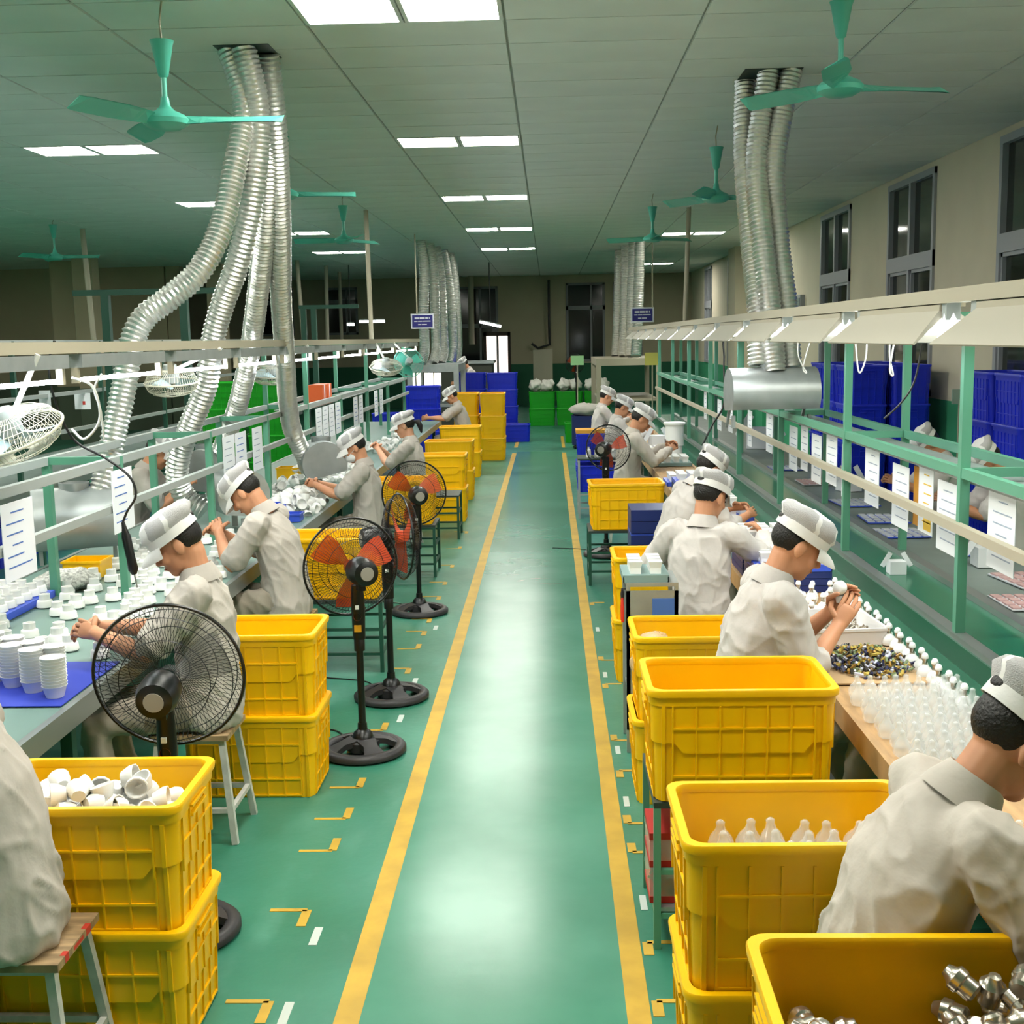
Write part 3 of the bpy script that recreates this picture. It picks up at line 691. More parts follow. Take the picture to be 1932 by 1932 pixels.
for i, (px, dx) in enumerate(((795, 4), (812, 9), (824, 12), (838, 16), (850, 12))):
    t0 = top(px-2, 452+i*6); a = t0.y
    duct([t0, W(px+6, 510, a), W(px+dx, 590, a), W(px+dx+2, 660, a-.2), W(px+dx-4, 684, a-.3)], .105, 'slim far duct %s in the left far bundle' % ['leftmost', 'second', 'in the centre', 'fourth', 'rightmost'][i], n=10, group='far duct bundle on the left')
for i, px in enumerate((1168, 1181, 1194, 1206)):
    t0 = top(px+1, 470-i*8); a = t0.y
    duct([t0, W(px-1, 540, a), W(px-3, 610, a), W(px-6, 672, a-.2)], .11, 'slim far duct %s in the right far bundle' % ['leftmost', 'second', 'third', 'rightmost'][i], n=10, group='far duct bundle on the right')
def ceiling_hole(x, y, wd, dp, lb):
    o = MB().box(x-wd/2, x+wd/2, y-dp/2, y+dp/2, ZC-.004, ZC+.001).build('dark_hole_plate', M_dark, ceil)  # flat dark plate standing in for the dark ceiling opening around the ducts
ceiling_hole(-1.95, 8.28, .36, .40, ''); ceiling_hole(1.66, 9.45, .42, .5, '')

# hoods
def cyl_hood(lb, c, r, L, rz, gap=.6, cat='extraction hood'):
    """sheet metal hood: a drum cut open towards the worker; axis along local x"""
    t = thing('extraction_hood', lb, cat, c, rz, 'sheet metal extraction hoods'); n = 22; a0, a1 = -PI*.5+gap, PI*1.25
    mb = MB(); vs = []
    for x in (-L/2, L/2):
        for rr in (r, r-.012):
            for i in range(n+1):
                a = a0+(a1-a0)*i/n; vs.append((x, -rr*math.cos(a), rr*math.sin(a)))
    m = n+1; fs = []
    for i in range(n):
        fs += [(i, i+1, 2*m+i+1, 2*m+i), (m+i+1, m+i, 3*m+i, 3*m+i+1), (i, m+i, m+i+1, i+1), (2*m+i, 2*m+i+1, 3*m+i+1, 3*m+i)]
    fs += [(0, 2*m, 3*m, m), (n, m+n, 3*m+n, 2*m+n)]
    mb.add(vs, fs); mb.build('drum', M_galv, t, 40)
    for x in (-L/2, L/2):
        p = [(-r*math.cos(a0+(a1-a0)*i/n), r*math.sin(a0+(a1-a0)*i/n)) for i in range(n+1)]; e = MB()
        e.add([(x, q[0], q[1]) for q in p]+[(x+(.008 if x > 0 else -.008), q[0], q[1]) for q in p], [tuple(range(n+1)), tuple(range(2*n+1, n, -1))]+[(i, n+1+i, n+2+i, i+1) for i in range(n)]+[(n, 2*n+1, n+1, 0)])
        e.build('end_plate', M_galv, t)
    MB().lathe([(.088, 0), (.092, .05), (.088, .05)], 20, (0, 0, r-.02)).build('collar', M_galv, t, 40)
    for x in (-L/2+.03, L/2-.03): MB().box(x-.012, x+.012, -.02, .02, -r-.07, -r+.02).build('foot', M_galv, t)
    return t
h = W(140, 1010, 7.4)
cyl_hood('grey drum hood under the leftmost foil duct', (h.x, 7.45, TZ+.275), .205, .5, .42)
cyl_hood('grey plate hood beside the young worker', (-2.28, 8.72, TZ+.27), .19, .34, PI/2+.5)
cyl_hood('open grey drum hood before the masked worker', (-2.08, 10.95, TZ+.27), .20, .5, PI/2+.3, 1.25)
cyl_hood('small grey hood behind the hanging papers', (-2.95, 10.3, TZ+.27), .2, .4, PI/2)
t = cyl_hood('long shiny drum hood hung under the big right bundle', (1.63, 9.0, 1.67), .185, .62, .06, .9)
for x in (-.28, .28): MB().bar((x, .1, -.08), (x, .24, -.26), .02).build('bracket', M_grey, t)

def booth(lb, x0, x1, y0, y1, z, m):
    t = thing('extraction_booth', lb, 'booth', ((x0+x1)/2, (y0+y1)/2, 0)); a, b = (x1-x0)/2, (y1-y0)/2
    MB().box(-a, a, -b, b, z-.14, z).build('roof', m, t)
    for i in (-1, 1):
        for j in (-1, 1): MB().box(i*a-.05*(i+1), i*a+.05*(1-i), j*b-.05*(j+1), j*b+.05*(1-j), 0, z-.14).build('leg', m, t)
    MB().box(-a+.05, a-.05, -b+.05, b-.05, .8, .84).build('shelf', m, t)
booth('grey extraction booth under the left far duct bundle', -2.75, -1.75, 23.6, 25.6, 1.62, M_galv)
booth('beige extraction booth under the right far duct bundle', .95, 2.25, 24.6, 27.6, 1.66, M_cream)

# ================================================================== FANS
M_blade = mat('orange_fan_blade', '#e0501e', .4, alpha=.6); M_blade2 = mat('smoky_fan_blade', '#6d6d6f', .3, alpha=.3)
M_wire = mat('black_fan_wire', '#17171a', .35, .3)
def cage(R, dep, spokes, rings, wr, m, parent, rear=True):
    """fan guard: front and rear wire bowls around the y axis (front at +y)"""
    for sgn, nm in ((1, 'front_grille'), (-1, 'rear_grille')):
        mb = MB()
        for i in range(spokes):
            a = 2*PI*i/spokes; pts = []
            for r, y in ((R*.16, dep), (R*.55, dep*.93), (R*.86, dep*.6), (R, 0)): pts.append((r*math.cos(a+.25*(1-r/R)), y*sgn, r*math.sin(a+.25*(1-r/R))))
            mb.tube(pts, wr, 3, cap=False)
        for r, y in rings: mb.torus((0, y*dep*sgn, 0), R*r, wr*1.3, 40, 4, axis='y')
        mb.build(nm, m, parent, 60)
    mb = MB().torus((0, 0, 0), R, .006, 56, 6, axis='y'); mb.build('guard_ring', m, parent, 60)
def blades(R, m, parent, n=3, wd=.42, ph=.4):
    for i in range(n):
        a0 = 2*PI*i/n+ph; vs = []; k = 6
        for j in range(k+1):
            r = R*(.16+.74*j/k); w_ = wd*(.55+.75*math.sin(PI*(.25+.6*j/k)))
            for s in (-1, 1): vs.append((r*math.cos(a0+s*w_), s*.028*(1-.3*j/k), r*math.sin(a0+s*w_)))
        n0 = len(vs); vs += [(v[0], v[1]+.003, v[2]) for v in vs]
        fs = [(2*j, 2*j+1, 2*j+3, 2*j+2) for j in range(k)]+[(n0+2*j+2, n0+2*j+3, n0+2*j+1, n0+2*j) for j in range(k)]
        MB().add(vs, fs).build('blade', m, parent, 60)
def pedestal_fan(x, y, hz, yaw, tilt, lb, R=.25, off=.05, mbl=None):
    mbl = mbl or M_blade; t = thing('pedestal_fan', lb, 'fan', (x, y, 0), 0, 'black pedestal fans')
    # wheel-like base: outer ring, hub dome, five broad spokes
    b = MB(); prof = [(.165, .004), (.175, .0), (.205, .0), (.222, .012), (.222, .03), (.205, .045), (.178, .046), (.165, .035), (.165, .004)]
    b.lathe(prof, 40); b.build('base_ring', M_dkgrey, t, 50)
    b = MB().lathe([(0, .092), (.035, .092), (.05, .086), (.085, .066), (.085, .02), (0, .02)], 30); b.build('base_hub', M_dkgrey, t, 50)
    for i in range(4):
        a = 2*PI*i/4+.5; d = Vector((math.cos(a), math.sin(a), 0)); p = Vector((-d.y, d.x, 0)); q = MB()
        vs = []
        for r, w_, z in ((.05, .05, .082), (.11, .036, .066), (.155, .05, .045), (.18, .072, .04)):
            for s in (-1, 1): vs.append(d*r+p*s*w_+Vector((0, 0, z)))
            for s in (-1, 1): vs.append(d*r+p*s*w_+Vector((0, 0, max(z-.03, .004))))
        fs = []
        for j in range(3):
            o = 4*j; fs += [(o, o+1, o+5, o+4), (o+3, o+2, o+6, o+7), (o+2, o, o+4, o+6), (o+1, o+3, o+7, o+5)]
        q.add(vs, fs); q.build('base_spoke', M_dkgrey, t, 40)
    MB().lathe([(.055, .086), (.045, .11), (.026, .125), (.024, .16), (0, .16)], 16).build('pole_socket', M_black, t, 40)
    MB().tube([(0, 0, .12), (0, 0, hz-.36)], .019, 14).build('pole', M_black, t, 40)
    MB().lathe([(.021, 0), (.028, .0), (.028, .06), (.021, .07)], 16, (0, 0, hz-.42)).build('pole_clamp', M_black, t, 40)
    cbx = MB(); cbx.tube([(0, 0, hz-.36), (0, 0, hz-.2), (0, -.004, hz-.08)], [(.032, .028), (.036, .032), (.03, .028)], 12); c = cbx.build('control_box', M_black, t, 40)
    MB().cbox((0, -.033, hz-.19), (.018, .01, .02)).build('switch', M_white, c)
    MB().lathe([(0, .012), (.018, .012), (.02, 0)], 14, (0, -.032, hz-.24), axis='y').build('knob', mat('knob_brown', '#7a2f14', .4), c, 40)
    hd = bpy.data.objects.new('fan_head', None); COL.objects.link(hd); hd.parent = t; hd.location = (0, 0, hz); hd.rotation_euler = (tilt, 0, yaw)
    g = MB().lathe([(0, -.155), (.04, -.155), (.062, -.146), (.073, -.10), (.070, -.03), (.055, .0), (.03, .03), (0, .03)], 22, axis='y'); g.build('motor_housing', M_black, hd, 50)
    MB().lathe([(0, -.005), (.034, -.005), (.036, 0)], 18, (0, -.153, 0), axis='y').xform(Matrix.Identity(4)).build('rear_badge', mat('badge_grey', '#8f8a82', .4) if off else M_black, hd, 40)
    MB().bar((0, -.05, -.10), (0, -.05, -.03), .035, .05).build('neck', M_black, hd)
    f = bpy.data.objects.new('fan_guard', None); COL.objects.link(f); f.parent = hd; f.location = (0, .085, 0)
    # grilles and blades sit directly on the head (no deeper level)
    mbR = [(.16, 1), (.55, .93), (.86, .6)]
    bpy.data.objects.remove(f)
    s0 = len(bpy.data.objects)
    holder = hd
    for sgn, nm in ((1, 'front_grille'), (-1, 'rear_grille')):
        mb = MB(); dep = .075; spokes = 84
        for i in range(spokes):
            a = 2*PI*i/spokes; pts = []
            for r, yv in ((R*.22, dep), (R*.6, dep*.95), (R*.88, dep*.6), (R, 0)): pts.append((r*math.cos(a+.3*(1-r/R)), .085+yv*sgn, r*math.sin(a+.3*(1-r/R))))
            mb.tube(pts, .0011, 3, cap=False)
        for r, yv in ((.22, 1), (.6, .95), (.88, .6)): mb.torus((0, .085+yv*dep*sgn, 0), R*r, .0016, 40, 4, axis='y')
        mb.build(nm, M_wire, hd, 60)
    MB().torus((0, .085, 0), R, .0065, 56, 6, axis='y').build('guard_ring', M_black, hd, 60)
    MB().lathe([(0, .03), (.02, .03), (.035, .015), (.038, -.03), (0, -.03)], 16, (0, .09, 0), axis='y').build('blade_hub', mbl, hd, 40)
    st = len(bpy.data.objects)
    for i in range(3):
        a0 = 2*PI*i/3+.4; vs = []; k = 6
        for j in range(k+1):
            r = R*(.14+.74*j/k); w_ = .36*(.55+.75*math.sin(PI*(.25+.6*j/k)))
            for s in (-1, 1): vs.append((r*math.cos(a0+s*w_), .085+s*.026*(1-.3*j/k), r*math.sin(a0+s*w_)))
        n0 = len(vs); vs += [(v[0], v[1]+.003, v[2]) for v in vs]
        fs = [(2*j, 2*j+1, 2*j+3, 2*j+2) for j in range(k)]+[(n0+2*j+2, n0+2*j+3, n0+2*j+1, n0+2*j) for j in range(k)]
        MB().add(vs, fs).build('blade', mbl, hd, 60)
    for bx, by in ((-.22, .35),):
        MB().tube(spline([(0, .06, .03), (-.12, .2, .006), (bx, by, .005), (bx-.3, by+.1, .005)], 6), .004, 5).build('power_cord', M_wire_b, t, 60)
    return t
pedestal_fan(-1.36, 4.07, .925, .08, .12, 'black pedestal fan blowing at the young worker behind the front crates', R=.265, mbl=M_blade2)
fn = pedestal_fan(-.985, 6.0, .96, .5, .0, 'black pedestal fan with a yellow sticker nearest the aisle line')
MB().cbox((0, -.031, .66), (.036, .008, .035)).build('sticker', mat('yellow_sticker', '#c8901c', .5), fn)
pedestal_fan(-.96, 6.95, .965, -1.15, .0, 'black pedestal fan turned sideways to the aisle')
pedestal_fan(-1.03, 9.2, .93, .3, .0, 'black pedestal fan behind the sideways fan')
pedestal_fan(.53, 11.6, 1.04, -.35, .0, 'black pedestal fan on the right aisle side', R=.22)
pedestal_fan(.62, 27.9, 1.5, .3, .0, 'dark tall fan far off by the green sign', R=.22)
def ceiling_fan(px, pyc, pyh, y, lb, ph):
    c, hb = W(px[0], pyc, y), W(px[1], pyh, y); x = hb.x
    t = thing('ceiling_fan', lb, 'ceiling fan', (x, y, ZC), 0, 'turquoise ceiling fans')
    zc, zh = c.z-ZC, hb.z-ZC
    MB().tube([(.012, 0, .0), (-.006, 0, zc*.5), (0, 0, zc)], .006, 6).build('hanger_cable', M_cream, t, 40)
    MB().lathe([(0, zc+.001), (.068, zc), (.06, zc-.02), (.028, zc-.19), (.016, zc-.2), (0, zc-.2)], 18).build('canopy', M_teal, t, 40)
    MB().tube([(0, 0, zc-.18), (0, 0, zh+.09)], .016, 10).build('rod', M_teal, t, 40)
    MB().lathe([(0, zh+.12), (.022, zh+.12), (.03, zh+.07), (.055, zh+.045), (.11, zh+.02), (.132, zh-.004), (.125, zh-.03), (.08, zh-.055), (0, zh-.06)], 26).build('motor_housing', M_teal, t, 40)
    for i in range(3):
        a = ph+2*PI*i/3; vs = []
        for r, w_, dz in ((.11, .03, 0), (.2, .05, .0), (.35, .075, .0), (.6, .07, .0), (.66, .05, 0)):
            for s in (-1, 1): vs.append((r*math.cos(a)-s*w_*math.sin(a), r*math.sin(a)+s*w_*math.cos(a), zh-.005+s*.026+dz))
        n0 = len(vs); vs += [(v[0], v[1], v[2]-.004) for v in vs]
        fs = [(2*j, 2*j+1, 2*j+3, 2*j+2) for j in range(4)]+[(n0+2*j+2, n0+2*j+3, n0+2*j+1, n0+2*j) for j in range(4)]+[(8, 9, n0+9, n0+8)]
        MB().add(vs, fs).build('blade', M_teal, t)
ceiling_fan((306, 313), 77, 225, 7.05, 'turquoise ceiling fan in front of the left duct bundle', .05)
ceiling_fan((541, 537), 258, 365, 11.6, 'turquoise ceiling fan half hidden behind the left duct bundle', .2)
ceiling_fan((648, 649), 388, 452, 16.1, 'turquoise ceiling fan beside the thin white pole', 1.0)
ceiling_fan((102, 104), 424, 484, 18.6, 'turquoise ceiling fan at the far left', .1)
ceiling_fan((1583, 1585), 3, 162, 7.2, 'turquoise ceiling fan right of the big duct', .25)
ceiling_fan((1350, 1351), 278, 371, 11.6, 'turquoise ceiling fan left of the big right duct', .15)
ceiling_fan((1231, 1231), 390, 449, 16.9, 'turquoise ceiling fan farthest on the right', .6)
M_cagew = mat('cream_fan_wire', '#c9c7b4', .4); M_bladew = mat('pale_blue_blade', '#b9d0d8', .35)
def cage_fan(c, tilt, yaw, lb, R=.2, m=M_cagew, mbl=M_bladew, rail=(-2.14, 2.07)):
    t = thing('hanging_fan', lb, 'fan', c, 0, 'caged fans hung from the left light rail')
    MB().tube([(0, 0, .07), (rail[0]-c[0]+.05, 0, rail[1]-c[2])], .012, 8).build('stem', M_white, t, 40)
    hd = bpy.data.objects.new('fan_head', None); COL.objects.link(hd); hd.parent = t; hd.rotation_euler = (tilt, 0, yaw)
    MB().lathe([(0, -.12), (.04, -.115), (.055, -.07), (.05, .0), (0, .01)], 16, axis='y').build('motor_housing', M_grey, hd, 40)
    cage(R, .085, 60, [(.16, 1), (.5, .94), (.7, .84), (.86, .6)], .0013, m, hd); blades(R, mbl, hd)
    return t
cage_fan((-2.22, 4.95, 1.745), -1.15, -.5, 'cream caged fan hanging at the left picture edge', .21)
cage_fan((-2.42, 7.75, 1.86), -1.45, 0, 'cream caged fan facing down between two ducts', .17)
cage_fan((-2.42, 10.6, 1.83), -1.4, .3, 'cream caged fan hanging behind the third duct', .19)
cage_fan((-1.98, 14.8, 1.78), -1.3, .2, 'cream caged fan over the worker with a ponytail', .2)
cage_fan((-1.9, 16.5, 1.80), -.3, .3, 'pale turquoise caged fan near the far left duct bundle', .2, M_teal, M_teal)

# ================================================================== HANGING SIGNS, POLES, FAR THINGS
M_sign = mat('violet_sign_board', '#2c2a7a', .5); M_signw = mat('sign_white', '#d9dbe8', .5)
def hang_sign(px, py, ppx, ppy, y, lb, wd=.42, ht=.27):
    c = W(px, py, y); t = thing('hanging_sign', lb, 'sign', (c.x, y, c.z), .02, 'violet hanging signs')
    MB().box(-wd/2, wd/2, -.008, .008, -ht/2, ht/2).build('frame', M_signw, t)
    MB().box(-wd/2+.025, wd/2-.025, -.011, -.008, -ht/2+.025, ht/2-.025).build('board', M_sign, t)
    for z, h_, spans in ((.055, .03, ((-.14, -.06), (-.05, .045), (.055, .10), (.12, .135))), (0.0, .018, ((-.15, -.09), (-.08, .0), (.01, .15))), (-.06, .016, ((-.08, -.02), (-.01, .08)))):
        l = MB()
        for a, b in spans: l.box(a, b, -.0125, -.011, z-h_/2, z+h_/2)
        o = l.build('lettering', M_signw, t); o['kind'] = 'stuff'
    tp = W(ppx, ppy, y); MB().tube([(tp.x-c.x, 0, ht/2-.01), (tp.x-c.x, 0, ZC-c.z)], .012, 8).build('pole', M_cream, t, 40)
hang_sign(797, 606, 784, 500, 22.4, 'violet sign with white frame hung left of the aisle')
hang_sign(1212, 594, 1231, 500, 22.6, 'violet sign with white frame hung right of the aisle')
def pole(p0, p1, y, r, lb, zb=None):
    a = top(*p0); b = W(p1[0], p1[1], a.y)
    o = MB().tube([a, (b.x, b.y, zb if zb is not None else b.z)], r, 10).build('hanging_pole', M_cream, smooth=40); tag(o, lb, 'pole', 'thin cream poles under the ceiling')
pole((690, 395), (701, 640), 0, .035, 'thin cream pole by the central left lamps')
pole((560, 490), (573, 650), 0, .05, 'bright cream pole just right of the duct bundle')
pole((615, 500), (618, 650), 0, .05, 'cream pole second from the duct bundle')
pole((640, 512), (645, 650), 0, .05, 'cream pole third from the duct bundle')
pole((155, 430), (178, 650), 0, .045, 'slanting cream pole at the far left')
pole((1300, 390), (1292, 612), 0, .035, 'thin cream pole on the right above the lamps')
pole((888, 520), (890, 650), 0, .09, 'dim far pole right of the left far bundle')
def gantry(y, x0, x1, z, posts, lb):
    t = thing('gantry', lb, 'steel frame', ((x0+x1)/2, y, 0)); c = (x0+x1)/2
    MB().box(x0-c, x1-c, -.03, .03, z-.05, z).build('top_bar', M_darkpost, t)
    for p in posts: MB().box(p-c-.035, p-c+.035, -.035, .035, 0, z-.05).build('post', M_darkpost, t)
    return t
gantry(11.0, -4.28, -2.79, 2.6, (-3.99, -3.28), 'dark green goalpost frame behind the two bent ducts')
gantry(16.8, -3.42, -2.6, 2.6, (-3.36, -3.22), 'dark green goalpost frame beside the bundle poles')
# second, unlit line at the far left
long_table('assembly_table', 'dim unlit work table of the next line at far left', -6.3, -4.9, 9.0, 24, .78, M_tablegrey, [9.2, 11.5, 13.8, 16.1, 18.4, 20.7, 23])
t = thing('line_rack', 'dim railed frame over the unlit far left table', 'steel frame', (-5.2, 9, 0))
for y in np.arange(.4, 15, 2.3):
    MB().cbox((0, y, 1.47), (.045, .045, 1.38)).build('post', M_darkpost, t)
for z in (1.2, 1.6, 2.15): MB().box(-.02, .02, 0, 15, z-.02, z+.02).build('rail', M_grey, t)
for i in range(9): crate('blue', -5.5+random.uniform(-.05, .05), 9.6+i*.75, .0, PI/2, 'dark blue crate on the floor under the unlit far left table', 'blue crates under the unlit table')
for i, (px, py, y, wd, ht, lb) in enumerate(((85, 755, 12.45, .12, .2, 'blank white notice on the far left frame'), (156, 757, 13.45, .18, .18, 'white notice with a red stamp on the far left frame'))):
    c = W(px, py, y); o = MB().box(c.x-wd/2, c.x+wd/2, y-.004, y, c.z-ht/2, c.z+ht/2).build('notice', M_paper); tag(o, lb, 'notice')
    if i: MB().box(c.x+.0, c.x+.03, y-.006, y-.004, c.z-.04, c.z+.0).build('red_stamp', M_red, o)
# back of the hall
M_lit = mat('lit_doorway', '#ffece0', .5, emit=2.2)
t = tag(bpy.data.objects.new('door_1', None), 'bright open doorway glowing in the dark back wall', kind='structure'); COL.objects.link(t); t.location = (-1.6, YB, 0)
MB().box(-.33, .33, -.02, .01, 0, 2.18).build('lit_opening', M_lit, t)
fr = MB(); fr.box(-.42, -.33, -.06, .0, 0, 2.3); fr.box(.33, .42, -.06, 0, 0, 2.3); fr.box(-.42, .42, -.06, 0, 2.18, 2.3); fr.build('door_frame', mat('brown_door_frame', '#33251a', .6), t)
t = thing('metal_cabinet', 'grey metal cabinet against the back wall beside the green crates', 'cabinet', (-.18, 36.6, 0))
MB().box(-.29, .29, -.25, .25, 0, 1.75).build('body', M_cream, t); MB().box(-.28, -.005, -.262, -.25, .05, 1.7).build('door', M_cream, t); MB().box(.005, .28, -.262, -.25, .05, 1.7).build('door', M_cream, t)
o = MB().tube([W(1035, 528, 37.8), W(1036, 600, 37.8), W(1037, 650, 37.8), W(1015, 657, 37.8), W(1003, 648, 37.8)], .04, 8).build('wall_conduit', M_dkgrey, smooth=40); tag(o, 'dark conduit running down the back wall to the cabinet', 'conduit')
M_dcount = mat('dark_counter', '#3a3c34', .6)
t = thing('counter', 'dark machine counter behind the far left worker', 'counter', (-2.3, 29.5, 0))
MB().box(-1.2, .95, -.6, .6, 0, 1.52).build('body', M_dcount, t); MB().box(-1.25, 1.0, -.65, .65, 1.52, 1.58).build('top', M_galv, t)
for i, (px, w_) in enumerate(((777, 13), (790, 8), (809, 17), (826, 13))):
    c = W(px, 715, 24.2); o = MB().box(c.x-w_*.0052, c.x+w_*.0052, 24.18, 24.2, c.z-.14, c.z+.12).build('lit_panel', mat('lit_white_panel', '#fffbe8', .5, emit=2.5)); tag(o, 'glowing white panel, %s of four behind the blue crates' % ORD[i], 'lamp', 'glowing white panels')  # bright openings at the back, drawn as small glowing panels
    MB().bar((c.x, 24.22, c.z+.1), (c.x, 24.3, 1.48+.02), .02).build('hanger', M_galv, o)
for i, (a, b, y) in enumerate((((905, 607), (945, 616), 31), ((678, 607), (726, 606), 30), ((655, 612), (668, 612), 31))):
    p, q = W(a[0], a[1], y), W(b[0], b[1], y)
    t = thing('tube_lamp', ['slanting far tube lamp near the bright doorway', 'far tube lamp glowing above the left rail', 'short far tube lamp left of the other'][i], 'lamp', p, 0, 'far tube lamps')
    MB().tube([(0, 0, 0), q-p], .03, 8).build('tube', M_tube, t, 40); MB().bar((0, 0, .04), (q-p)+Vector((0, 0, .04)), .05, .03).build('body', M_galv, t)
    MB().tube([((q-p)*.5)+Vector((0, 0, .05)), Vector(((q-p).x*.5, 0, ZC+.02-p.z))], .012, 6).build('hanger_rod', M_dkgrey, t)
def stick_sign(px, py, y, wd, ht, m, lb, foot):
    c = W(px, py, y); t = thing('placard', lb, 'placard', (c.x, y, 0)); MB().box(-wd/2, wd/2, -.006, .006, c.z-ht/2, c.z+ht/2).build('board', m, t)
    MB().tube([(0, .012, foot), (0, .012, c.z)], .012, 8).build('stick', M_cream, t, 40); MB().box(-.1, .1, -.1, .1, foot, foot+.02).build('foot', M_dkgrey, t)
stick_sign(1089, 680, 23.4, .25, .18, mat('pale_green_card', '#8fbf8a', .6), 'pale green card on a stick beside the green crates', 0)
stick_sign(1231, 677, 21.7, .27, .22, mat('yellow_card', '#d8cf6a', .6), 'yellow card on a stick above the far right bench', 0)
# white filled bags on the green crates
M_bag = mat('white_plastic_bag', '#e8e6dc', .35, var=.06, bump=.5, bscale=14)
for i, x in enumerate((-.18, .49, 1.15)):
    for s in (-1, 1):
        mb = MB().sphere((0, 0, 0), (.16, .18, .13), 26, 16); rnd = random.Random(i*7+s)
        for q in range(len(mb.v)):
            v = Vector(mb.v[q]); k = noise.noise(v*11+Vector((i*3, s, 0)))*.06+noise.noise(v*30)*.02; v += v.normalized()*k
            if v.z > .1: v.z += .03*rnd.random(); 
            mb.v[q] = tuple(v)
        o = mb.build('parts_bag', M_bag, None, 80, (x+s*.14, 29.45, .385*1.05*2+.13+.02)); tag(o, 'full white bag in the %s green crate column, %s side' % (['first', 'middle', 'last'][i], 'left' if s < 0 else 'right'), 'bag', 'white bags in the green crates')
# ================================================================== PEOPLE
M_skin = mat('skin', '#c98f6c', .5, var=.06, vscale=12, sss=.06)
M_skin2 = mat('skin_light', '#d9a384', .5, var=.06, vscale=12, sss=.06)
M_hair = mat('black_hair', '#15110f', .5, bump=.5, bscale=120)
def cloth(name, c):
    return mat(name, c, .85, var=.07, vscale=5, bump=.25, bscale=26)
M_shirtg = cloth('grey_work_shirt', '#b5aea6'); M_shirtw = cloth('white_work_shirt', '#c6c0bc'); M_shirtb = cloth('beige_work_shirt', '#c0b8ae'); M_trous = cloth('beige_trousers', '#a39a8c')
M_capw = mat('white_cap_cloth', '#e4e2e0', .8, bump=.15, bscale=60); M_capm = mat('grey_cap_mesh', '#b7b5b6', .8, bump=.5, bscale=300)
M_shoe = mat('dark_shoe', '#242424', .5); M_mask = mat('white_face_mask', '#eef0f2', .7); M_lip = mat('lip', '#a35a4a', .5); M_eye = mat('dark_eye', '#120d0b', .3)
_dg = None
def remesh(mb, voxel, smooth, mats, wr=0.0, wseed=0, extra=None):
    me = mb.mesh('tmp', mats); o = bpy.data.objects.new('tmp', me); COL.objects.link(o)
    m = o.modifiers.new('r', 'REMESH'); m.mode = 'VOXEL'; m.voxel_size = voxel; m.use_smooth_shade = True
    s = o.modifiers.new('s', 'SMOOTH'); s.factor = .5; s.iterations = smooth
    dg = bpy.context.evaluated_depsgraph_get(); out = bpy.data.meshes.new_from_object(o.evaluated_get(dg))
    bpy.data.objects.remove(o); bpy.data.meshes.remove(me)
    n = len(out.vertices)
    if wr:
        co = np.empty(n*3, 'f'); out.vertices.foreach_get('co', co); no = np.empty(n*3, 'f'); out.vertices.foreach_get('normal', no)
        co = co.reshape(-1, 3); no = no.reshape(-1, 3); off = Vector((wseed*3.7, wseed*1.3, wseed*2.1))
        d = np.empty(n, 'f')
        for i in range(n):
            p = Vector(co[i]); q = Vector((p.x*7, p.y*7, p.z*3.2))+off
            wv = noise.noise(q*.6)*.35; a = noise.noise(q*1.5+Vector((wv, wv, wv))*2.0)
            b = noise.noise(Vector((p.x*11+p.z*9, p.y*11-p.z*7, p.z*5))+off)
            d[i] = (max(0, .42-abs(a))/.42)**2*1.5+(max(0, .35-abs(b))/.35)**2*.8-.6
        co += no*(d[:, None]*wr); out.vertices.foreach_set('co', co.ravel())
    if extra:   # join further closed pieces (fingers) into the same mesh
        bm = bmesh.new(); bm.from_mesh(out); t = extra.mesh('tmp2', mats); bm.from_mesh(t); bm.to_mesh(out); bm.free(); bpy.data.meshes.remove(t)
    out.materials.clear()
    for q in (mats if isinstance(mats, (list, tuple)) else [mats]): out.materials.append(q)
    out.polygons.foreach_set('use_smooth', [True]*len(out.polygons)); out.update()
    return out
def ik(S, T, l1, l2, hint):
    S, T, hint = Vector(S), Vector(T), Vector(hint); d = T-S; L = min(d.length, (l1+l2)*.995); d.normalize()
    T = S+d*L; a = (l1*l1-l2*l2+L*L)/(2*L); h = math.sqrt(max(l1*l1-a*a, 0)); p = hint-d*hint.dot(d); p.normalize()
    return S+d*a+p*h, T
def hand(fine, mb, wrist, d, nrm, side, curl=.5, spread=.1):
    """palm into mb, five fingers into fine. d: pointing direction, nrm: palm normal, side: +1 right, -1 left"""
    d = Vector(d).normalized(); nrm = Vector(nrm); nrm = (nrm-d*nrm.dot(d)).normalized(); ac = d.cross(nrm)*side   # towards the thumb
    w = Vector(wrist); k = w+d*.088
    mb.capsule([w-d*.015, w+d*.02, w+d*.06, k-d*.01], [(.026, .02), (.033, .018), (.039, .016), (.037, .014)], 12, hint=ac)
    for i, (u, L, c) in enumerate(((.029, .066, 1.0), (.010, .075, 1.05), (-.010, .070, 1.1), (-.028, .055, 1.2))):
        p = k+ac*u-d*.008; dirn = (d+ac*u*spread*6).normalized(); ang = curl*c; pts = [p]; q = dirn
        for s, fr in ((.15, .45), (1.0, .3), (1.0, .25)):
            a = ang*s; q = (q*math.cos(a)+nrm*math.sin(a)).normalized(); pts.append(pts[-1]+q*L*fr*1.1)
        fine.capsule([p-dirn*.02]+pts, [.0095, .0095, .0088, .008, .0072], 8)
    p = w+d*.028+ac*.028; q = (d*.55+ac*.75+nrm*.35).normalized(); p1 = p+q*.036; q = (d*.75+ac*.15+nrm*.6).normalized(); p2 = p1+q*.03; p3 = p2+(q+nrm*curl*.3).normalized()*.024
    fine.capsule([p-ac*.012, p, p1, p2, p3], [.013, .013, .011, .010, .008], 8)
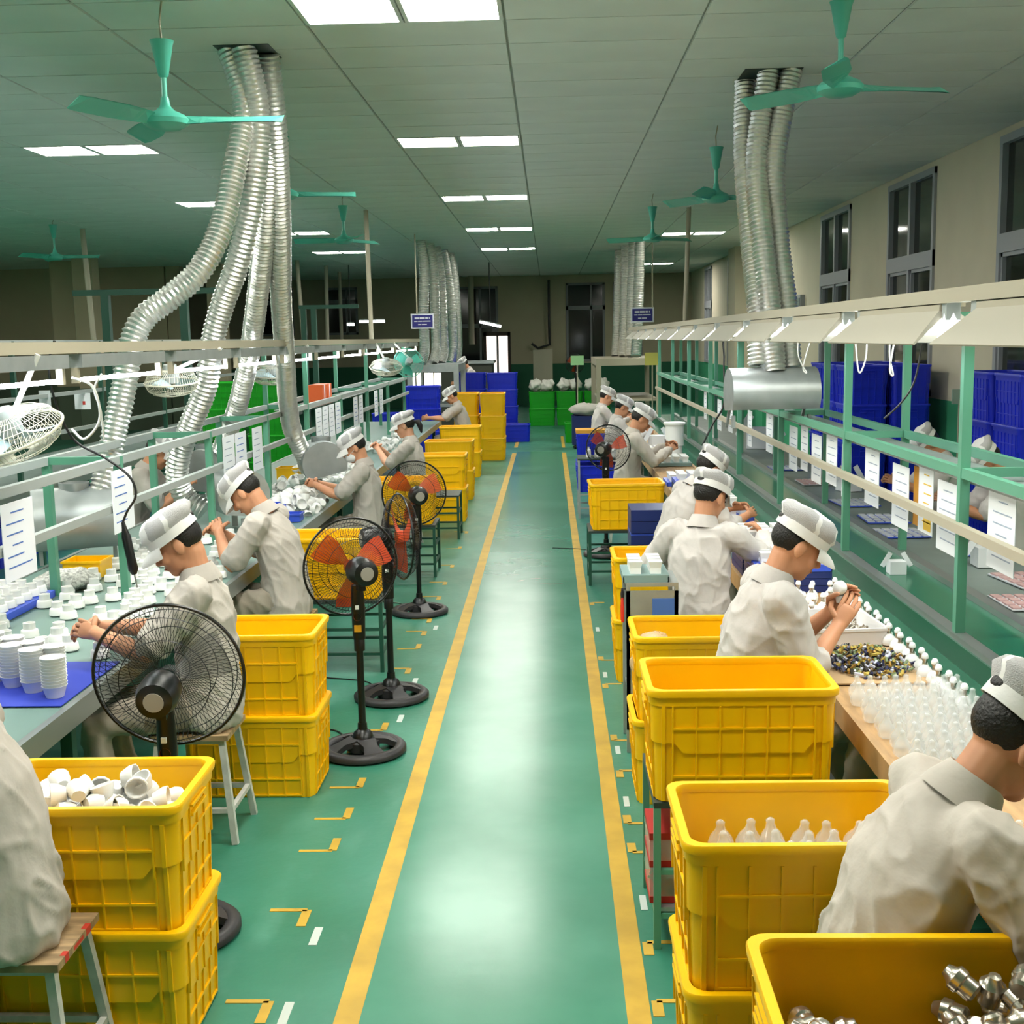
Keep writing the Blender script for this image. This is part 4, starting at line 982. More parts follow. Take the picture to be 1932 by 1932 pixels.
def person(label, loc, rz, lean=.35, head=(.5, 0), hands=((-.08, .36, .93), (.08, .36, .93)), sleeve='short', shirt=None, skin=None, seat=.47, voxel=.009, cap=True, ptail=False, mask=False, curls=(.7, .7), elbow_out=(.55, .55), standing=False, roll=0.0, seed=1, scale=1.0, legs=True, side_bend=0.0, collar=True, captilt=-.12, face=True, hdir=None):
    seat = seat/scale; shirt = shirt or M_shirtg; skin = skin or M_skin
    t = thing('person', label, 'person', loc, rz, None); t.scale = (scale,)*3
    pz = .95 if standing else seat+.10
    dr = lambda a: Vector((math.sin(side_bend)*math.cos(a), math.sin(a), math.cos(a)*math.cos(side_bend)))
    p0 = Vector((0, 0, pz)); p1 = p0+dr(lean*.35)*.16; p2 = p1+dr(lean*.95)*.17; p3 = p2+dr(lean*1.3)*.17
    nd = dr(lean*1.0+head[0]*.35); nt = p3+nd*.082
    HR = Matrix.Rotation(head[1], 4, 'Z') @ Matrix.Rotation(-head[0], 4, 'X') @ Matrix.Rotation(roll, 4, 'Y')
    hc = nt+(HR.to_3x3() @ Vector((0, .018, .085)))
    HM = Matrix.Translation(hc) @ HR
    # ---- skin: one continuous body
    mb, fine = MB(), MB()
    mb.capsule([p0, p1, p2, p3-nd*.03], [(.11, .09), (.11, .08), (.12, .08), (.09, .06)], 12, hint=(1, 0, 0))
    mb.capsule([p3-nd*.05, p3, nt, nt+nd*.04], [.066, .06, .056, .056], 14)
    st = len(mb.v)
    mb.sphere((0, -.012, .028), (.077, .097, .092), 20, 14); mb.sphere((0, .022, -.04), (.060, .066, .075), 18, 12); mb.sphere((0, .055, -.088), (.032, .032, .026), 12, 8)
    mb.sphere((0, .055, .0), (.056, .034, .05), 14, 10)
    mb.capsule([(0, .083, .012), (0, .098, -.012), (0, .105, -.028)], [.009, .011, .014], 8); mb.sphere((0, .093, -.034), (.018, .014, .010), 10, 6)
    mb.sphere((0, .082, -.058), (.024, .014, .009), 10, 6); mb.sphere((0, .080, -.068), (.020, .013, .008), 10, 6)
    for s in (-1, 1):
        mb.sphere((s*.080, -.008, -.006), (.011, .021, .033), 10, 8); mb.sphere((s*.034, .066, -.03), (.024, .022, .022), 10, 8)
    mb.xform(HM, st)
    sh = []
    sdir = Vector((math.cos(side_bend), 0, -math.sin(side_bend)))
    for i, s in enumerate((-1, 1)):
        S = p3-dr(lean*1.2)*.035+sdir*s*.165; T = Vector(hands[i])
        E, T = ik(S, T, .285, .25, (s*elbow_out[i], -.25, -.8)); sh.append((S, E, T))
        mb.capsule([p3-dr(lean)*.05, S], [.05, .05], 10)
        mb.capsule([S, S.lerp(E, .5), E, E.lerp(T, .3), T], [.05, .045, .039, .041, .027], 12)
        fd = (T-E).normalized(); hd_ = (fd+Vector((-s*.25, .15, -.1))).normalized() if not hdir else Vector(hdir[i]).normalized()
        hand(fine, mb, T, hd_, Vector((-s, .1, -.35)), s, curls[i])
    body = link('body', remesh(mb, voxel*.72, 5, skin, extra=fine), t)
    # ---- shirt
    mb = MB(); bk = Vector((0, -.012, 0))
    mb.tube([p0+Vector((0, .0, -.092)), p0+Vector((0, -.002, -.07)), p0+Vector((0, -.005, -.02)), p1+bk, p2+bk, p3-dr(lean*1.2)*.07+bk, p3-dr(lean*1.3)*.01],
               [(.165, .125), (.180, .140), (.183, .144), (.168, .125), (.178, .122), (.150, .100), (.085, .078)], 24, hint=(1, 0, 0))
    for i, (S, E, T) in enumerate(sh):
        mb.capsule([p3-dr(lean)*.055, S+(p3-S)*.1], [.072, .066], 14)
        if sleeve == 'long': mb.capsule([S, S.lerp(E, .5), E, E.lerp(T, .5), E.lerp(T, .9)], [.072, .066, .060, .053, .045], 14)
        elif sleeve == 'rolled': mb.capsule([S, S.lerp(E, .5), E, E.lerp(T, .28)], [.074, .07, .068, .062], 14)
        else: mb.capsule([S, S.lerp(E, .4), S.lerp(E, .80)], [.072, .074, .073], 14)
    link('shirt', remesh(mb, voxel*1.15, 4, shirt, wr=.007, wseed=seed), t)
    if collar:
        c = MB(); pr = [(.060, .052), (.068, .058), (.088, .012), (.094, -.012), (.086, -.012), (.072, .03), (.060, .04)]; n = 24; vs = []
        for r, z in pr:
            for j in range(n):
                a = 2*PI*j/n; fr = max(0, math.sin(a)); vs.append((r*math.cos(a)*.97, r*math.sin(a)*(1.0), z-.035*fr**3))
        k = len(pr); fs = [(i*n+j, i*n+(j+1) % n, ((i+1) % k)*n+(j+1) % n, ((i+1) % k)*n+j) for i in range(k) for j in range(n)]
        c.add(vs, fs); q = Vector((0, 0, 1)).rotation_difference(nd).to_matrix().to_4x4(); c.xform(Matrix.Translation(p3+nd*.005) @ q); c.build('collar', shirt, t, 60)
    # ---- trousers, shoes
    if legs:
        mb = MB(); mb.sphere(p0+Vector((0, .0, -.02)), (.165, .125, .072), 18, 12)
        for s in (-1, 1):
            hp = p0+Vector((s*.085, .02, .0))
            kn = Vector((s*.10, .03, .50)) if standing else Vector((s*.13, .42, seat+.055))
            an = Vector((s*.10, 0, .10)) if standing else Vector((s*.14, .38, .10))
            mb.capsule([hp, hp.lerp(kn, .5), kn, kn.lerp(an, .5), an], [.092, .085, .070, .066, .062], 14)
            f = MB(); f.capsule([an+Vector((0, -.05, -.055)), an+Vector((0, .06, -.06)), an+Vector((0, .16, -.068))], [(.04, .045), (.045, .038), (.04, .028)], 12, hint=(1, 0, 0)); f.build('shoe', M_shoe, t, 60)
        link('trousers', remesh(mb, voxel*1.5, 3, M_trous, wr=.008, wseed=seed+5), t)
    # ---- hair, cap, face
    h = MB().sphere((0, -.024, .026), (.0795, .0885, .088), 20, 14)
    for q in range(len(h.v)):
        v = h.v[q]
        if v[2] < .01: f = min(1, (.01-v[2])/.08); h.v[q] = (v[0]*(1-.06*f), v[1]-.004*f if v[1] < -.03 else v[1]-.03*f, v[2]*.82)
    h.xform(HM); hr = h.build('hair', M_hair, t, 80)
    if ptail:
        q = MB().capsule([(0, -.11, .02), (0, -.145, .01), (0, -.155, -.04), (0, -.15, -.10)], [.018, .03, .028, .012], 10); q.xform(HM); q.build('ponytail', M_hair, hr, 80)
    if face:
        for s in (-1, 1):
            e = MB().sphere((s*.030, .0855, .0), (.013, .006, .006), 10, 6); e.xform(HM); e.build('eye', M_eye, body, 80)
            e = MB().capsule([(s*.016, .089, .017), (s*.032, .086, .021), (s*.046, .074, .017)], [.003, .004, .003], 6); e.xform(HM); e.build('eyebrow', M_hair, body, 80)
        e = MB().capsule([(-.018, .090, -.063), (0, .096, -.062), (.018, .090, -.063)], [.003, .0045, .003], 6); e.xform(HM); e.build('mouth', M_lip, body, 80)
    if mask:
        m = MB().sphere((0, .052, -.052), (.062, .062, .052), 16, 12); m.xform(HM); m.build('face_mask', M_mask, t, 80)
        for s in (-1, 1):
            l = MB().tube([(s*.055, .07, -.035), (s*.078, .02, -.012), (s*.088, -.012, .01)], .002, 5); l.xform(HM); l.build('mask_loop', M_mask, t)
    if cap:
        CT = HM @ Matrix.Translation((0, -.005, .052)) @ Matrix.Rotation(captilt, 4, 'X'); cp = None
        n = 36; d = MB(); prof = [(.094, .110, .016), (.104, .121, .036), (.106, .124, .056), (.099, .116, .076), (.078, .092, .090), (.045, .055, .098), (0, 0, .101)]; vs = []
        for a_, b_, z in prof:
            for j in range(n):
                a = 2*PI*j/n; rip = 1+(.016*math.sin(a*6+seed)+.010*math.sin(a*13+seed*2))*(z > .03); vs.append((a_*math.cos(a)*rip, b_*math.sin(a)*rip-.012*(z > .05), z+.005*math.sin(a*5+seed)*(.03 < z < .095)-.10*max(0, -math.sin(a))*z*.9))
        fs = []
        for i in range(len(prof)-1):
            for j in range(n): fs.append((i*n+j, i*n+(j+1) % n, (i+1)*n+(j+1) % n, (i+1)*n+j))
        d.add(vs, fs)
        for i in range(len(prof)-1):
            for j in range(n):
                if 0 <= i <= 3 and j % 9 not in (0,) and not (5 <= j <= 13): d.m[i*n+j] = 1
        d.xform(CT); cp = d.build('cap', [M_capw, M_capm], t, 70)
        b = MB(); prb = [(.0905, .106, -.016), (.0965, .112, -.016), (.0975, .113, .022), (.0915, .107, .022)]; vs = []
        for a_, b_, z in prb:
            for j in range(n): a = 2*PI*j/n; vs.append((a_*math.cos(a), b_*math.sin(a), z))
        b.add(vs, [(i*n+j, i*n+(j+1) % n, ((i+1) % 4)*n+(j+1) % n, ((i+1) % 4)*n+j) for i in range(4) for j in range(n)]); b.xform(CT); b.build('cap_band', M_capw, cp, 60)
        v = MB(); vs = []; k = 12
        for th in (0, .004):
            for r in range(4):
                f = r/3
                for j in range(k+1):
                    a = PI*.5+(j/k-.5)*2.0; rr = 1.0+f*.62*math.cos((j/k-.5)*2.3)
                    vs.append((.095*math.cos(a)*(1+f*.12), .111*math.sin(a)*rr, -.012-.03*f*f-.012*f*abs(j/k-.5)*2+th))
        q = 4*(k+1); fs = []
        for r in range(3):
            for j in range(k): a = r*(k+1)+j; fs += [(a+1, a, a+k+1, a+k+2), (q+a, q+a+1, q+a+k+2, q+a+k+1)]
        fs += [(3*(k+1)+j+1, 3*(k+1)+j, q+3*(k+1)+j, q+3*(k+1)+j+1) for j in range(k)]
        v.add(vs, fs); v.xform(CT); v.build('visor', M_capw, cp, 60)
        s_ = MB().sphere((0, -.106, .016), (.026, .010, .017), 12, 8); s_.xform(CT); s_.build('strap_opening', M_hair, cp, 60)
    return t
LH = PI/2; RH = -PI/2
person('person in grey shirt on the front stool, back turned, cut by the picture edge', (-1.52, 3.12, 0), LH+.15, lean=.22, head=(.6, 0), hands=((-.12, .5, .9), (.14, .5, .9)), seed=1, voxel=.008, scale=1.06)
person('person in grey shirt and mesh cap seated behind the front pedestal fan, looking down', (-1.50, 5.05, 0), LH+.12, lean=.02, head=(.5, .1), hands=((-.10, .40, .86), (.10, .42, .84)), seed=2, voxel=.0075, skin=M_skin, scale=1.06)
person('person in grey shirt bent over glowing work beside the plate hood', (-1.60, 7.12, 0), LH-.1, lean=.24, head=(.75, 0), hands=((-.06, .36, .94), (.07, .38, .91)), seed=3, voxel=.008, scale=1.05)
person('person in grey shirt wearing a white face mask and cap', (-1.54, 10.08, 0), LH+.05, lean=.06, head=(.45, .15), hands=((-.06, .42, .92), (.07, .42, .92)), seed=4, voxel=.009, mask=True)
person('person with a ponytail and white cap holding a small part', (-1.42, 12.4, 0), LH-.05, lean=.04, head=(.25, 0), hands=((-.05, .34, 1.0), (.06, .34, 1.0)), seed=5, voxel=.010, ptail=True, skin=M_skin2)
person('person in grey shirt reaching over the table by the tall yellow crates', (-1.38, 19.35, 0), LH+.1, lean=.22, head=(.45, 0), hands=((-.12, .55, .88), (.12, .55, .86)), seed=6, voxel=.013)
person('person in light shirt and beige cap standing far off before the dark counter', (-1.62, 26.9, 0), LH+.2, lean=.35, head=(.6, 0), hands=((-.12, .45, 1.15), (.12, .45, 1.15)), seed=7, voxel=.014, standing=True, shirt=M_shirtw)
person('person in grey shirt facing the aisle from behind the hanging papers', (-3.40, 9.65, 0), RH+.1, lean=.3, head=(.55, 0), hands=((-.1, .4, .9), (.1, .4, .9)), seed=8, voxel=.010, sleeve='short', scale=1.08)
# right line
person('person in beige shirt nearest the camera on the right, leaning over the bench', (.72, 2.58, 0), RH+.1, lean=.40, head=(.62, .0), hands=((-.12, .45, .86), (.12, .46, .84)), seed=9, voxel=.0075, shirt=M_shirtb, elbow_out=(.6, .6), scale=1.06)
person('person in white shirt with rolled sleeves holding a white bulb up', (.79, 4.82, 0), RH+.1, lean=.22, head=(.5, -.05), hands=((-.05, .33, .90), (.05, .33, .87)), hdir=((.15, .5, .7), (-.15, .5, .75)), seed=10, voxel=.0075, shirt=M_shirtw, sleeve='rolled', elbow_out=(.3, .3), scale=1.07)
person('person in white long-sleeved shirt seen from behind beside the tool trolley', (.80, 6.5, 0), -.50, lean=.12, head=(.35, -.35), hands=((-.16, .22, .84), (.20, .44, .98)), seed=11, voxel=.008, shirt=M_shirtw, sleeve='long', elbow_out=(.9, .7))
person('person in white shirt slumped over one arm behind the seated man', (.86, 8.45, 0), RH+.35, lean=.38, head=(.55, .2), hands=((-.10, .50, .86), (.12, .52, .84)), seed=12, voxel=.010, shirt=M_shirtw, sleeve='rolled', roll=.2)
person('person in pale grey shirt seated behind the right pedestal fan', (.80, 12.5, 0), RH+.12, lean=.12, head=(.5, 0), hands=((-.08, .40, .92), (.08, .40, .90)), seed=13, voxel=.011, shirt=M_shirtb, sleeve='long', scale=1.05)
person('person in white shirt, middle of the three far right workers', (.80, 15.2, 0), RH+.1, lean=.1, head=(.4, 0), hands=((-.08, .40, .92), (.08, .40, .90)), seed=14, voxel=.013, shirt=M_shirtw, sleeve='long')
person('person in white shirt, farthest of the three far right workers', (.74, 17.9, 0), RH+.1, lean=.08, head=(.35, 0), hands=((-.08, .40, .92), (.08, .40, .90)), seed=15, voxel=.013, shirt=M_shirtw, sleeve='long', skin=M_skin2)
person('person beyond the conveyor half hidden behind the yellow notice', (3.22, 9.9, 0), LH, lean=.12, head=(.8, 0), hands=((-.1, .42, .90), (.1, .42, .90)), seed=16, voxel=.012, shirt=M_shirtw)
person('person beyond the conveyor at the right picture edge', (3.22, 8.55, 0), LH-.1, lean=.12, head=(.8, .1), hands=((-.1, .42, .92), (.1, .42, .92)), seed=17, voxel=.012, shirt=M_shirtw)
for x, y, lb in ((3.22, 9.9, 'stool beyond the conveyor behind the yellow notice'), (3.22, 8.55, 'stool beyond the conveyor at the right picture edge'), (-3.42, 9.65, 'stool beyond the left table behind the papers')): stool(x, y, lb)
# ================================================================== SMALL THINGS ON THE LEFT LINE
rnd = random.Random(11)
def rep(name, me, label, cat, group, loc, rot=None, sc=None):
    o = link(name, me, None, loc, rot); tag(o, label, cat, group)
    if sc: o.scale = sc
    return o
cupm = MB().lathe([(0, .004), (.030, .004), (.043, .043), (.046, .046), (.049, .046), (.046, .043), (.033, .0), (0, .0)], 20).mesh('cup', M_white, 40)
stk = 0
mt = MB().box(-2.62, -1.86, 4.38, 5.02, TZ+.004, TZ+.008).build('blue_mat', mat('blue_mat', '#2d3fae', .6)); tag(mt, 'blue mat under the stacked white cups on the left table', 'mat')
for r in range(2):
    for c in range(5):
        x = -1.93-c*.115-r*.05; y = 4.50+r*.125+c*.075; nn = 11 if (r, c) != (0, 0) else 10
        for k in range(nn): rep('lamp_cup', cupm, 'white lamp cup nested in a stack on the blue mat', 'cup', 'stacked white lamp cups', (x+rnd.uniform(-.001, .001), y, TZ+.0085+k*.0125), (0, 0, rnd.random()*6))
# two-tier housings
housm = MB().lathe([(0, .0), (.038, .0), (.043, .004), (.039, .034), (.036, .038), (.028, .040), (.0275, .066), (.0285, .07), (.024, .07), (.022, .05), (0, .05)], 18).mesh('housing', M_white, 40)
placed = []
def free(x, y, d):
    for a, b in placed:
        if (a-x)**2+(b-y)**2 < d*d: return False
    placed.append((x, y)); return True
n = 0
lab = 'white lamp housing standing on the left table'
for row in range(14):
    for c in range(7):
        x = -1.98-row*.075+rnd.uniform(-.012, .012)-.0; y = 5.08+c*.10+row*.26+rnd.uniform(-.02, .02)
        if x < -2.98 or y > 8.2: continue
        if abs(x+2.33) < .05 and min(abs(y-q) for q in LY) < .08: continue
        if free(x, y, .088): rep('lamp_housing', housm, lab, 'lamp housing', 'white lamp housings on the left table', (x, y, TZ+.0045)); n += 1
for i in range(170):
    x = rnd.uniform(-2.85, -1.9); y = rnd.uniform(5.0, 8.3)
    if abs(x+2.33) < .07 and min(abs(y-q) for q in LY) < .09: continue
    if abs(x-h.x) < .3 and abs(y-7.45) < .36 or (abs(x+2.28) < .3 and abs(y-8.72) < .4): continue
    if free(x, y, .092): rep('lamp_housing', housm, lab, 'lamp housing', 'white lamp housings on the left table', (x, y, TZ+.0045)); n += 1
rep('lamp_housing', housm, 'white lamp housing lying on its side at the left table edge', 'lamp housing', 'white lamp housings on the left table', (-2.35, 5.02, TZ+.0045+.041), (PI/2, 0, .5))
# heaps of white parts (each piece a thing)
capm = MB().lathe([(0, .0), (.02, .0), (.034, .030), (.036, .045), (.032, .045), (.028, .028), (0, .006)], 12).mesh('part', M_white, 50)
def heap(cx, cy, rx_, ry_, z, n, lb, group, hmax=.12, me=capm, name='lamp_cup', cat='cup', step=.03):
    pts = []
    for i in range(n*6):
        if len(pts) >= n: break
        a = rnd.random()*2*PI; q = math.sqrt(rnd.random()); x = cx+rx_*q*math.cos(a); y = cy+ry_*q*math.sin(a); lv = 0
        for (u, v, l) in pts:
            if (u-x)**2+(v-y)**2 < .052**2: lv = max(lv, l+1)
        zz = z+.028+lv*step
        if zz > z+.03+hmax*(1-q*q*.8): continue
        pts.append((x, y, lv)); rep(name, me, lb, cat, group, (x, y, zz), (rnd.uniform(0, 3), rnd.uniform(0, 3), rnd.uniform(0, 6)), (1.25,)*3 if name == 'lamp_reflector' else None)
heap(-2.03, 9.75, .19, .62, TZ, 85, 'white lamp part in the heap by the masked worker', 'heaped white parts by the masked worker', .14, capm, 'lamp_reflector', 'reflector')
heap(-2.3, 12.2, .40, 1.1, TZ, 110, 'white lamp part in the big heap behind the ponytailed worker', 'heaped white parts farther up the left table', .22, capm, 'lamp_reflector', 'reflector')
heap(-2.42, 10.3, .22, .5, TZ, 60, 'white lamp part heaped behind the open drum hood', 'heaped white parts behind the drum hood', .24, capm, 'lamp_reflector', 'reflector')
heap(-2.2, 15.5, .3, 1.2, TZ, 50, 'white lamp part on the far end of the left table', 'white parts on the far left table', .15, capm, 'lamp_reflector', 'reflector')
heap(-1.405, 3.52, .25, .15, .383+.265, 60, 'white cup heaped in the front yellow crate', 'white cups in the front crate', .12)
def bin_(x, y, z, w_, d, h_, m, lb, rz=0, name='parts_bin', cat='bin', group=None):
    mb = MB(); t = .004
    mb.box(-w_/2, w_/2, -d/2, d/2, 0, t); mb.box(-w_/2, -w_/2+t, -d/2, d/2, t, h_); mb.box(w_/2-t, w_/2, -d/2, d/2, t, h_); mb.box(-w_/2+t, w_/2-t, -d/2, -d/2+t, t, h_); mb.box(-w_/2+t, w_/2-t, d/2-t, d/2, t, h_)
    t_ = thing(name, lb, cat, (x, y, z), rz, group); mb.build('tub', m, t_)
    rm = MB()
    for a, b, c, e in ((-w_/2-.008, w_/2+.008, -d/2-.008, -d/2), (-w_/2-.008, w_/2+.008, d/2, d/2+.008), (-w_/2-.008, -w_/2, -d/2, d/2), (w_/2, w_/2+.008, -d/2, d/2)): rm.box(a, b, c, e, h_-.012, h_)
    rm.build('rim', m, t_); return t_
M_bluelt = mat('bright_blue_plastic', '#3a58d0', .35)
bin_(-2.2, 9.35, TZ+.005, .26, .2, .10, M_bluelt, 'bright blue bin beside the second left worker')
bin_(-1.98, 9.1, TZ+.005, .16, .14, .06, M_bluelt, 'small blue bin at the left table edge')
bin_(-2.62, 13.6, TZ+.005, .35, .5, .12, M_bluelt, 'blue bin under the farther white heap')
bin_(-2.75, 7.0, TZ+.005, .22, .2, .1, M_yel, 'yellow bin beside the grey drum hood')
bin_(-2.55, 11.75, TZ+.005, .22, .2, .14, M_yel, 'yellow bin near the green post and fourth duct')
# blue tray of housings at the left edge
def tray(x, y, z, nx, ny, lb, me, item, ilabel, icat, igroup, px=.095, py=.095, m=M_bluelt, rz=0, hole=.036):
    w_, d = nx*px+.03, ny*py+.03
    t = thing('bulb_tray', lb, 'tray', (x, y, z), rz, 'moulded trays'); MB().box(-w_/2, w_/2, -d/2, d/2, .028, .036).build('deck', m, t)
    sk = MB()
    for a, b, c, e in ((-w_/2, w_/2, -d/2, -d/2+.006), (-w_/2, w_/2, d/2-.006, d/2), (-w_/2, -w_/2+.006, -d/2, d/2), (w_/2-.006, w_/2, -d/2, d/2)): sk.box(a, b, c, e, 0, .028)
    sk.build('skirt', m, t)
    ca, sa = math.cos(rz), math.sin(rz)
    for i in range(nx):
        for j in range(ny):
            u, v = (i-(nx-1)/2)*px, (j-(ny-1)/2)*py
            rep(item, me, ilabel, icat, igroup, (x+u*ca-v*sa, y+u*sa+v*ca, z+.0365), (0, 0, rz))
    return t
tray(-2.86, 6.1, TZ+.005, 3, 6, 'blue tray of white housings at the left edge', housm, 'lamp_housing', 'white lamp housing standing in the blue tray at the left edge', 'lamp housing', 'white lamp housings in the left tray')
# clear bag of parts
def bag(c, r, lb, m, seed=0):
    mb = MB().sphere((0, 0, 0), r, 22, 14)
    for q in range(len(mb.v)):
        v = Vector(mb.v[q]); k = noise.noise(v*14+Vector((seed, 3, 1)))*.25+noise.noise(v*40)*.12; v = v*(1+k); v.z = max(v.z, -r[2]*.8); mb.v[q] = tuple(v)
    o = mb.build('parts_bag', m, None, 80, c); tag(o, lb, 'bag'); return o
M_pbag = mat('clear_bag_of_parts', '#c9c8c2', .25, var=.5, vscale=60, bump=.8, bscale=50)
bag((-2.72, 6.62, TZ+.055), (.17, .13, .062), 'clear plastic bag full of small metal parts on the left table', M_pbag, 1)
for i, (y, lb) in enumerate(((12.9, 'orange carton on the left frame shelf, nearer one'), (13.2, 'orange carton on the left frame shelf, farther one'))):
    t = thing('carton', lb, 'carton', (LX-.14, y, PZ1-.0415), 0, 'orange cartons on the left shelf'); MB().box(-.08, .08, -.12, .12, 0, .2).build('box', mat('orange_carton', '#d9612a', .6), t); MB().box(-.081, .081, -.02, .02, .0, .201).build('tape', M_paper, t)
# papers on the frames: facing the aisle
M_print = mat('grey_print', '#9aa6b8', .7); M_blueprint = mat('blue_print', '#4a6fb5', .7); M_ylprint = mat('yellow_print', '#e0b840', .7)
def sheet(x, y, zt, w_, h_, lb, sx, mp=M_print, style=0):
    t = thing('paper_sheet', lb, 'paper', (x, y, zt), 0, 'instruction sheets on the line frames')
    MB().box(-.0015, .0015, -w_/2, w_/2, -h_, 0).build('page', M_paper, t)
    pr = MB(); e = .0016*sx
    for k in range(6):
        z = -h_*(.12+.14*k); w2 = w_*(.38 if k % 3 else .22); pr.box(min(e, e*1.6), max(e, e*1.6), -w2, w2*rnd.uniform(.3, 1), z-.006, z)
    if style: pr.box(min(e, e*1.6), max(e, e*1.6), -w_*.4, w_*.1, -h_*.95, -h_*.78)
    o = pr.build('print', mp, t); o['kind'] = 'stuff'
    return t
lpap = [(5.05, 'at the left picture edge'), (6.33, 'before the seated far-side worker'), (8.5, 'right of the second duct'), (8.84, 'beside the one right of the second duct'), (9.35, 'below the third duct'), (11.9, 'just right of the thick green post'), (12.26, 'second beyond the green post'), (12.62, 'third beyond the green post'), (13.0, 'fourth beyond the green post'), (14.2, 'over the farther white heap'), (14.6, 'second over the farther heap'), (15.9, 'far up the left frame'), (16.4, 'farthest on the left frame')]
for y, s in lpap: sheet(LX+.058, y, PZ2+.2, .31, .33, 'white instruction sheet on the left frame, %s' % s, 1, rnd.choice((M_print, M_blueprint)))
rpap = [(4.55, 'cut by the right picture edge'), (4.95, 'second from the right picture edge'), (5.62, 'beside the nearest green post'), (5.95, 'with a yellow mark'), (6.38, 'blank, left of the yellow-marked one'), (6.95, 'in front of the blue crates'), (7.55, 'just beyond the second green post'), (7.95, 'grey and curling'), (8.4, 'beneath the drum hood'), (8.8, 'second beneath the drum hood'), (9.2, 'third beneath the drum hood'), (10.2, 'past the third green post'), (11.2, 'near the slumped worker'), (12.4, 'halfway along the right frame'), (13.2, 'farther along the right frame'), (14.4, 'beside the far white boxes')]
for i, (y, s) in enumerate(rpap): sheet(RX+.05, y, PZ2+.15+(.04 if i % 2 else 0), .30 if i % 3 else .23, .33, 'white sheet on the right frame, %s' % s, -1, M_ylprint if i == 3 else M_print, i == 3)
o = MB().box(RX+.07, RX+.075, 6.1, 6.22, 1.12, 1.42).build('notice', mat('ochre_card', '#b57d1e', .6)); tag(o, 'ochre card strip between sheets on the right frame', 'card')
# cables, hanging screwdriver
def cable(pts, r, m, lb, cat='cable'):
    o = MB().tube(spline(pts, 10), r, 6).build('hanging_cable', m, smooth=60); tag(o, lb, cat, 'hanging cables'); return o
cable([Vector((-2.14, 5.25, 2.125)), W(92, 690, 5.3), W(105, 760, 5.4), W(140, 830, 5.5), W(200, 865, 5.5), W(245, 900, 5.5), W(256, 935, 5.5), W(240, 965, 5.5), W(232, 985, 5.5)], .006, M_wire_b, 'black cable curling down to the hanging screwdriver')
t = thing('electric_screwdriver', 'black electric screwdriver hanging over the white housings', 'screwdriver', W(232, 985, 5.5))
a, b = W(232, 985, 5.5), W(259, 1108, 5.5); d = b-a
MB().tube([d*0, d*.1, d*.22, d*.55, d*.72, d*.8], [.008, .012, .022, .021, .024, .012], 12).build('body', M_black, t, 40); MB().tube([d*.8, d*1.0], .004, 8).build('bit', M_alu, t, 40)
cable([W(135, 712, 5.1), W(175, 730, 5.15), W(188, 790, 5.2), W(160, 828, 5.2), W(135, 810, 5.2)], .006, M_wire_w, 'white cable looping below the first left tube lamp')
cable([W(192, 705, 5.2), W(178, 735, 5.2), W(190, 775, 5.25), W(196, 830, 5.3)], .005, M_wire_w, 'thin white cable hanging left of the first duct')
for i, (p, q) in enumerate((((1612, 640), (1636, 642)), ((1535, 640), (1508, 640)), ((1690, 645), (1680, 640)))):
    y = (5.6, 7.2, 4.9)[i]
    cable([W(p[0], p[1]-18, y), W((p[0]+q[0])/2-6, p[1]+50, y), W((p[0]+q[0])/2, p[1]+62, y), W(q[0]-2, q[1]+30, y), W(q[0], q[1]-18, y)], .004, M_wire_w, 'white lamp cable loop under the right rail, %s' % ['beside the second green post', 'left of the second post', 'between the two nearest posts'][i])
cable([W(1480, 605, 9.6), W(1376, 625, 9.6), W(1366, 680, 9.6), W(1366, 760, 9.5), W(1345, 800, 9.4), W(1325, 840, 9.3)], .008, M_wire_b, 'black cable dropping from the right light rail past the hood')
cable([W(1740, 650, 6.2), W(1725, 720, 6.2), W(1700, 760, 6.2), W(1668, 790, 6.2)], .005, M_wire_b, 'black cable in front of the blue crate block')

# ================================================================== RIGHT LINE THINGS
ZT_ = .7405
sqm = MB(); sqm.prism([(-.027, -.027), (.027, -.027), (.027, .027), (-.027, .027)], .0, .03); sqm.add([(-.027,-.027,.03),(.027,-.027,.03),(.027,.027,.03),(-.027,.027,.03),(-.034,-.034,.062),(.034,-.034,.062),(.034,.034,.062),(-.034,.034,.062)], [(0,1,5,4),(1,2,6,5),(2,3,7,6),(3,0,4,7),(4,5,6,7)])
sqm = sqm.mesh('lamp_head', M_white)
gl = 'white square lamp in a tray on the right bench'
M_traydk = mat('dark_blue_tray', '#1a2a66', .4); M_trayg = mat('grey_green_tray', '#7f9a98', .45)
tlist = [(1.28, 6.55, .74+.11, M_bluelt), (1.28, 7.0, .74+.15, M_trayg), (1.27, 7.55, ZT_, M_trayg), (1.28, 9.0, ZT_, M_bluelt), (1.28, 9.6, ZT_, M_trayg), (1.26, 10.4, .74+.10, M_bluelt), (1.26, 11.2, ZT_, M_bluelt), (1.28, 12.9, ZT_, M_trayg), (1.28, 14.0, ZT_, M_bluelt)]
tl = ['behind the bulb-holding worker, blue', 'grey, past the blue one', 'grey, by the raised arm', 'under the slumped worker', 'grey, past the slumped worker', 'raised blue one halfway', 'blue one before the fan worker', 'grey one beside the fan worker', 'far blue one']
